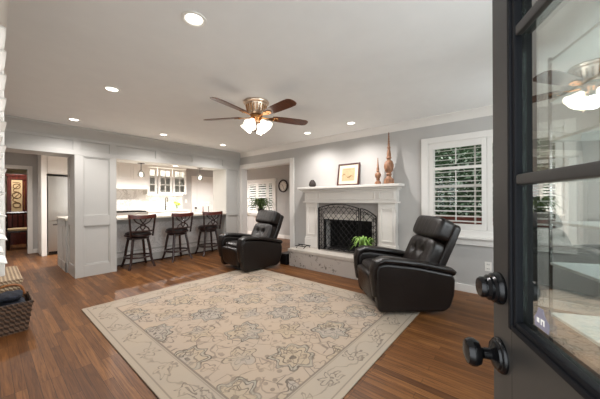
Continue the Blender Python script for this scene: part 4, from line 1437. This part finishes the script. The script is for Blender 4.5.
t.tube(curve([(-0.13, -0.016, 1.80), (0.02, -0.016, 1.76), (-0.12, -0.016, 1.56), (0.0, -0.016, 1.49), (-0.13, -0.016, 1.30), (-0.05, -0.016, 1.215)], 6), 0.010, 6)
t.build('scrollwork', 'ink', pn)
MB().tube([(0.10, -0.02, 1.0), (0.10, -0.02, 1.8)], 0.01, 6).build('door_rail', 'brass', o)

o = thing('dining_chair', 'dark wooden dining chair with tan seat in the far room', 'chair', (0.55, 10.25, 0))
for (sx, sy) in ((1, 1), (-1, 1), (1, -1), (-1, -1)): MB().bar((sx * 0.19, sy * 0.18, 0), (sx * 0.18, sy * 0.18, 0.44), 0.04).build('leg', 'espresso', o)
MB().box(-0.22, 0.22, -0.21, 0.21, 0.43, 0.475, 0.006).build('seat_frame', 'espresso', o)
MB().pillow((0, 0, 0.50), (0.42, 0.40, 0.08), 4, 6).build('seat', 'tan', o)
t = MB().bar((0.20, 0.19, 0.45), (0.21, 0.22, 0.95), 0.035).bar((-0.20, 0.19, 0.45), (-0.21, 0.22, 0.95), 0.035).bar((-0.21, 0.22, 0.93), (0.21, 0.22, 0.93), 0.05)
for k in range(3): t.bar((-0.1 + 0.1 * k, 0.195, 0.47), (-0.1 + 0.1 * k, 0.22, 0.93), 0.018)
t.build('backrest', 'espresso', o)
for s2 in (1, -1): MB().tube(curve([(s2 * 0.21, -0.16, 0.46), (s2 * 0.23, -0.17, 0.62), (s2 * 0.23, -0.05, 0.68), (s2 * 0.21, 0.2, 0.70)], 4), 0.018, 6).build('arm', 'espresso', o)
o = thing('dining_table', 'corner of dark dining table beside the chair in the far room', 'table', (1.42, 10.3, 0))
MB().box(-0.55, 0.55, -0.5, 0.5, 0.70, 0.74, 0.008).build('table_top', 'cherry', o)
for (sx, sy) in ((1, 1), (-1, 1), (1, -1), (-1, -1)): MB().lathe([(0.03, 0), (0.025, 0.1), (0.04, 0.5), (0.03, 0.6), (0.04, 0.70)], 12, (sx * 0.48, sy * 0.43, 0)).build('leg', 'cherry', o)

# ------------------------------------------------------------------ baskets by the front wall
o = thing('wicker_hamper', 'long pale wicker hamper with flat lid against the front wall', 'basket', (0.02, 4.14, 0))
MB().prism([(0.0, 0.0), (0.205, 0.0), (0.225, 0.375), (0.0, 0.375)], 'y', 0.02, 0.86, 0.008).build('hamper_body', 'wicker', o)
MB().box(-0.004, 0.235, 0.0, 0.88, 0.375, 0.42, 0.012).build('lid', 'wicker', o)
o = thing('wicker_basket', 'dark open wicker basket holding folded navy cloth in front of the hamper', 'basket', (0.02, 3.66, 0))
t = MB()
def taper(z, q): return q * (0.88 + 0.12 * z / 0.27)
W0, W1 = 0.27, 0.40
vv, ff = [], []
def ring(z, inset):
    k = len(vv)
    hx_, hy_ = taper(z, W0) , taper(z, W1) / 2
    vv.extend([(0.0 + inset, 0.21 - hy_ + inset, z), (hx_ - inset, 0.21 - hy_ + inset, z), (hx_ - inset, 0.21 + hy_ - inset, z), (0.0 + inset, 0.21 + hy_ - inset, z)])
    return [k, k + 1, k + 2, k + 3]
ra_, rb_, rc_, rd_ = ring(0, 0), ring(0.27, 0), ring(0.27, 0.014), ring(0.02, 0.014)
for q0, q1 in ((ra_, rb_), (rb_, rc_), (rc_, rd_)):
    for k in range(4): ff.append((q0[k], q0[(k + 1) % 4], q1[(k + 1) % 4], q1[k]))
ff += [tuple(ra_), tuple(rd_)]
t._add(vv, ff)
for k in range(5):
    z = 0.03 + k * 0.055
    hx_, hy_ = taper(z, W0), taper(z, W1) / 2
    t.tube([(0.0, 0.21 - hy_, z), (hx_, 0.21 - hy_, z), (hx_, 0.21 + hy_, z), (0.0, 0.21 + hy_, z)], 0.008, 6, closed=True)
t.tube([(0.0, 0.01, 0.275), (W0, 0.01, 0.275), (W0, 0.41, 0.275), (0.0, 0.41, 0.275)], 0.013, 8, closed=True)
t.build('basket_body', 'wickerdark', o)
MB().tube(curve([(0.02, 0.40, 0.27), (0.05, 0.41, 0.36), (0.13, 0.41, 0.385), (0.21, 0.41, 0.36), (0.24, 0.40, 0.27)], 5), 0.012, 8).build('handle', 'handle', o)
for i, (x, y, z, sx, sy, sz, rz, lab) in enumerate(((0.13, 0.21, 0.22, 0.21, 0.32, 0.13, 4, 'folded navy cloth lying lowest in the dark wicker basket'),
                                                  (0.125, 0.20, 0.325, 0.18, 0.26, 0.06, -8, 'folded navy cloth lying on top in the dark wicker basket'))):
    c = MB().pillow((0, 0, 0), (sx, sy, sz), 3.2, 8, None, lambda q: Vector((q.x, q.y, q.z + 0.12 * math.sin(q.x * 7 + q.y * 5)))).build('folded_cloth', 'cloth')
    c.location = (0.02 + x, 3.66 + y, z)
    c.rotation_euler = (0, 0, R(rz))
    tag(c, lab, 'cloth', 'navy cloths in the wicker basket')

# ------------------------------------------------------------------ shelf unit behind the open door
o = thing('shelf_unit', 'tall white open shelf unit seen through the glass of the black door', 'shelf', (2.745, -0.155, 0), TH)
for z in (0.40, 0.78, 1.09, 1.40, 1.70, 2.0, 2.30):
    MB().box(-0.80, 0.0, -0.32, 0.0, z - 0.02, z, 0.003).build('shelf', 'shelf', o)
t = MB()
for (x, y) in ((-0.006, -0.006), (-0.794, -0.006), (-0.006, -0.314), (-0.794, -0.314)): t.box(x - 0.008, x + 0.008, y - 0.008, y + 0.008, 0, 2.32)
t.build('post', 'chrome', o)
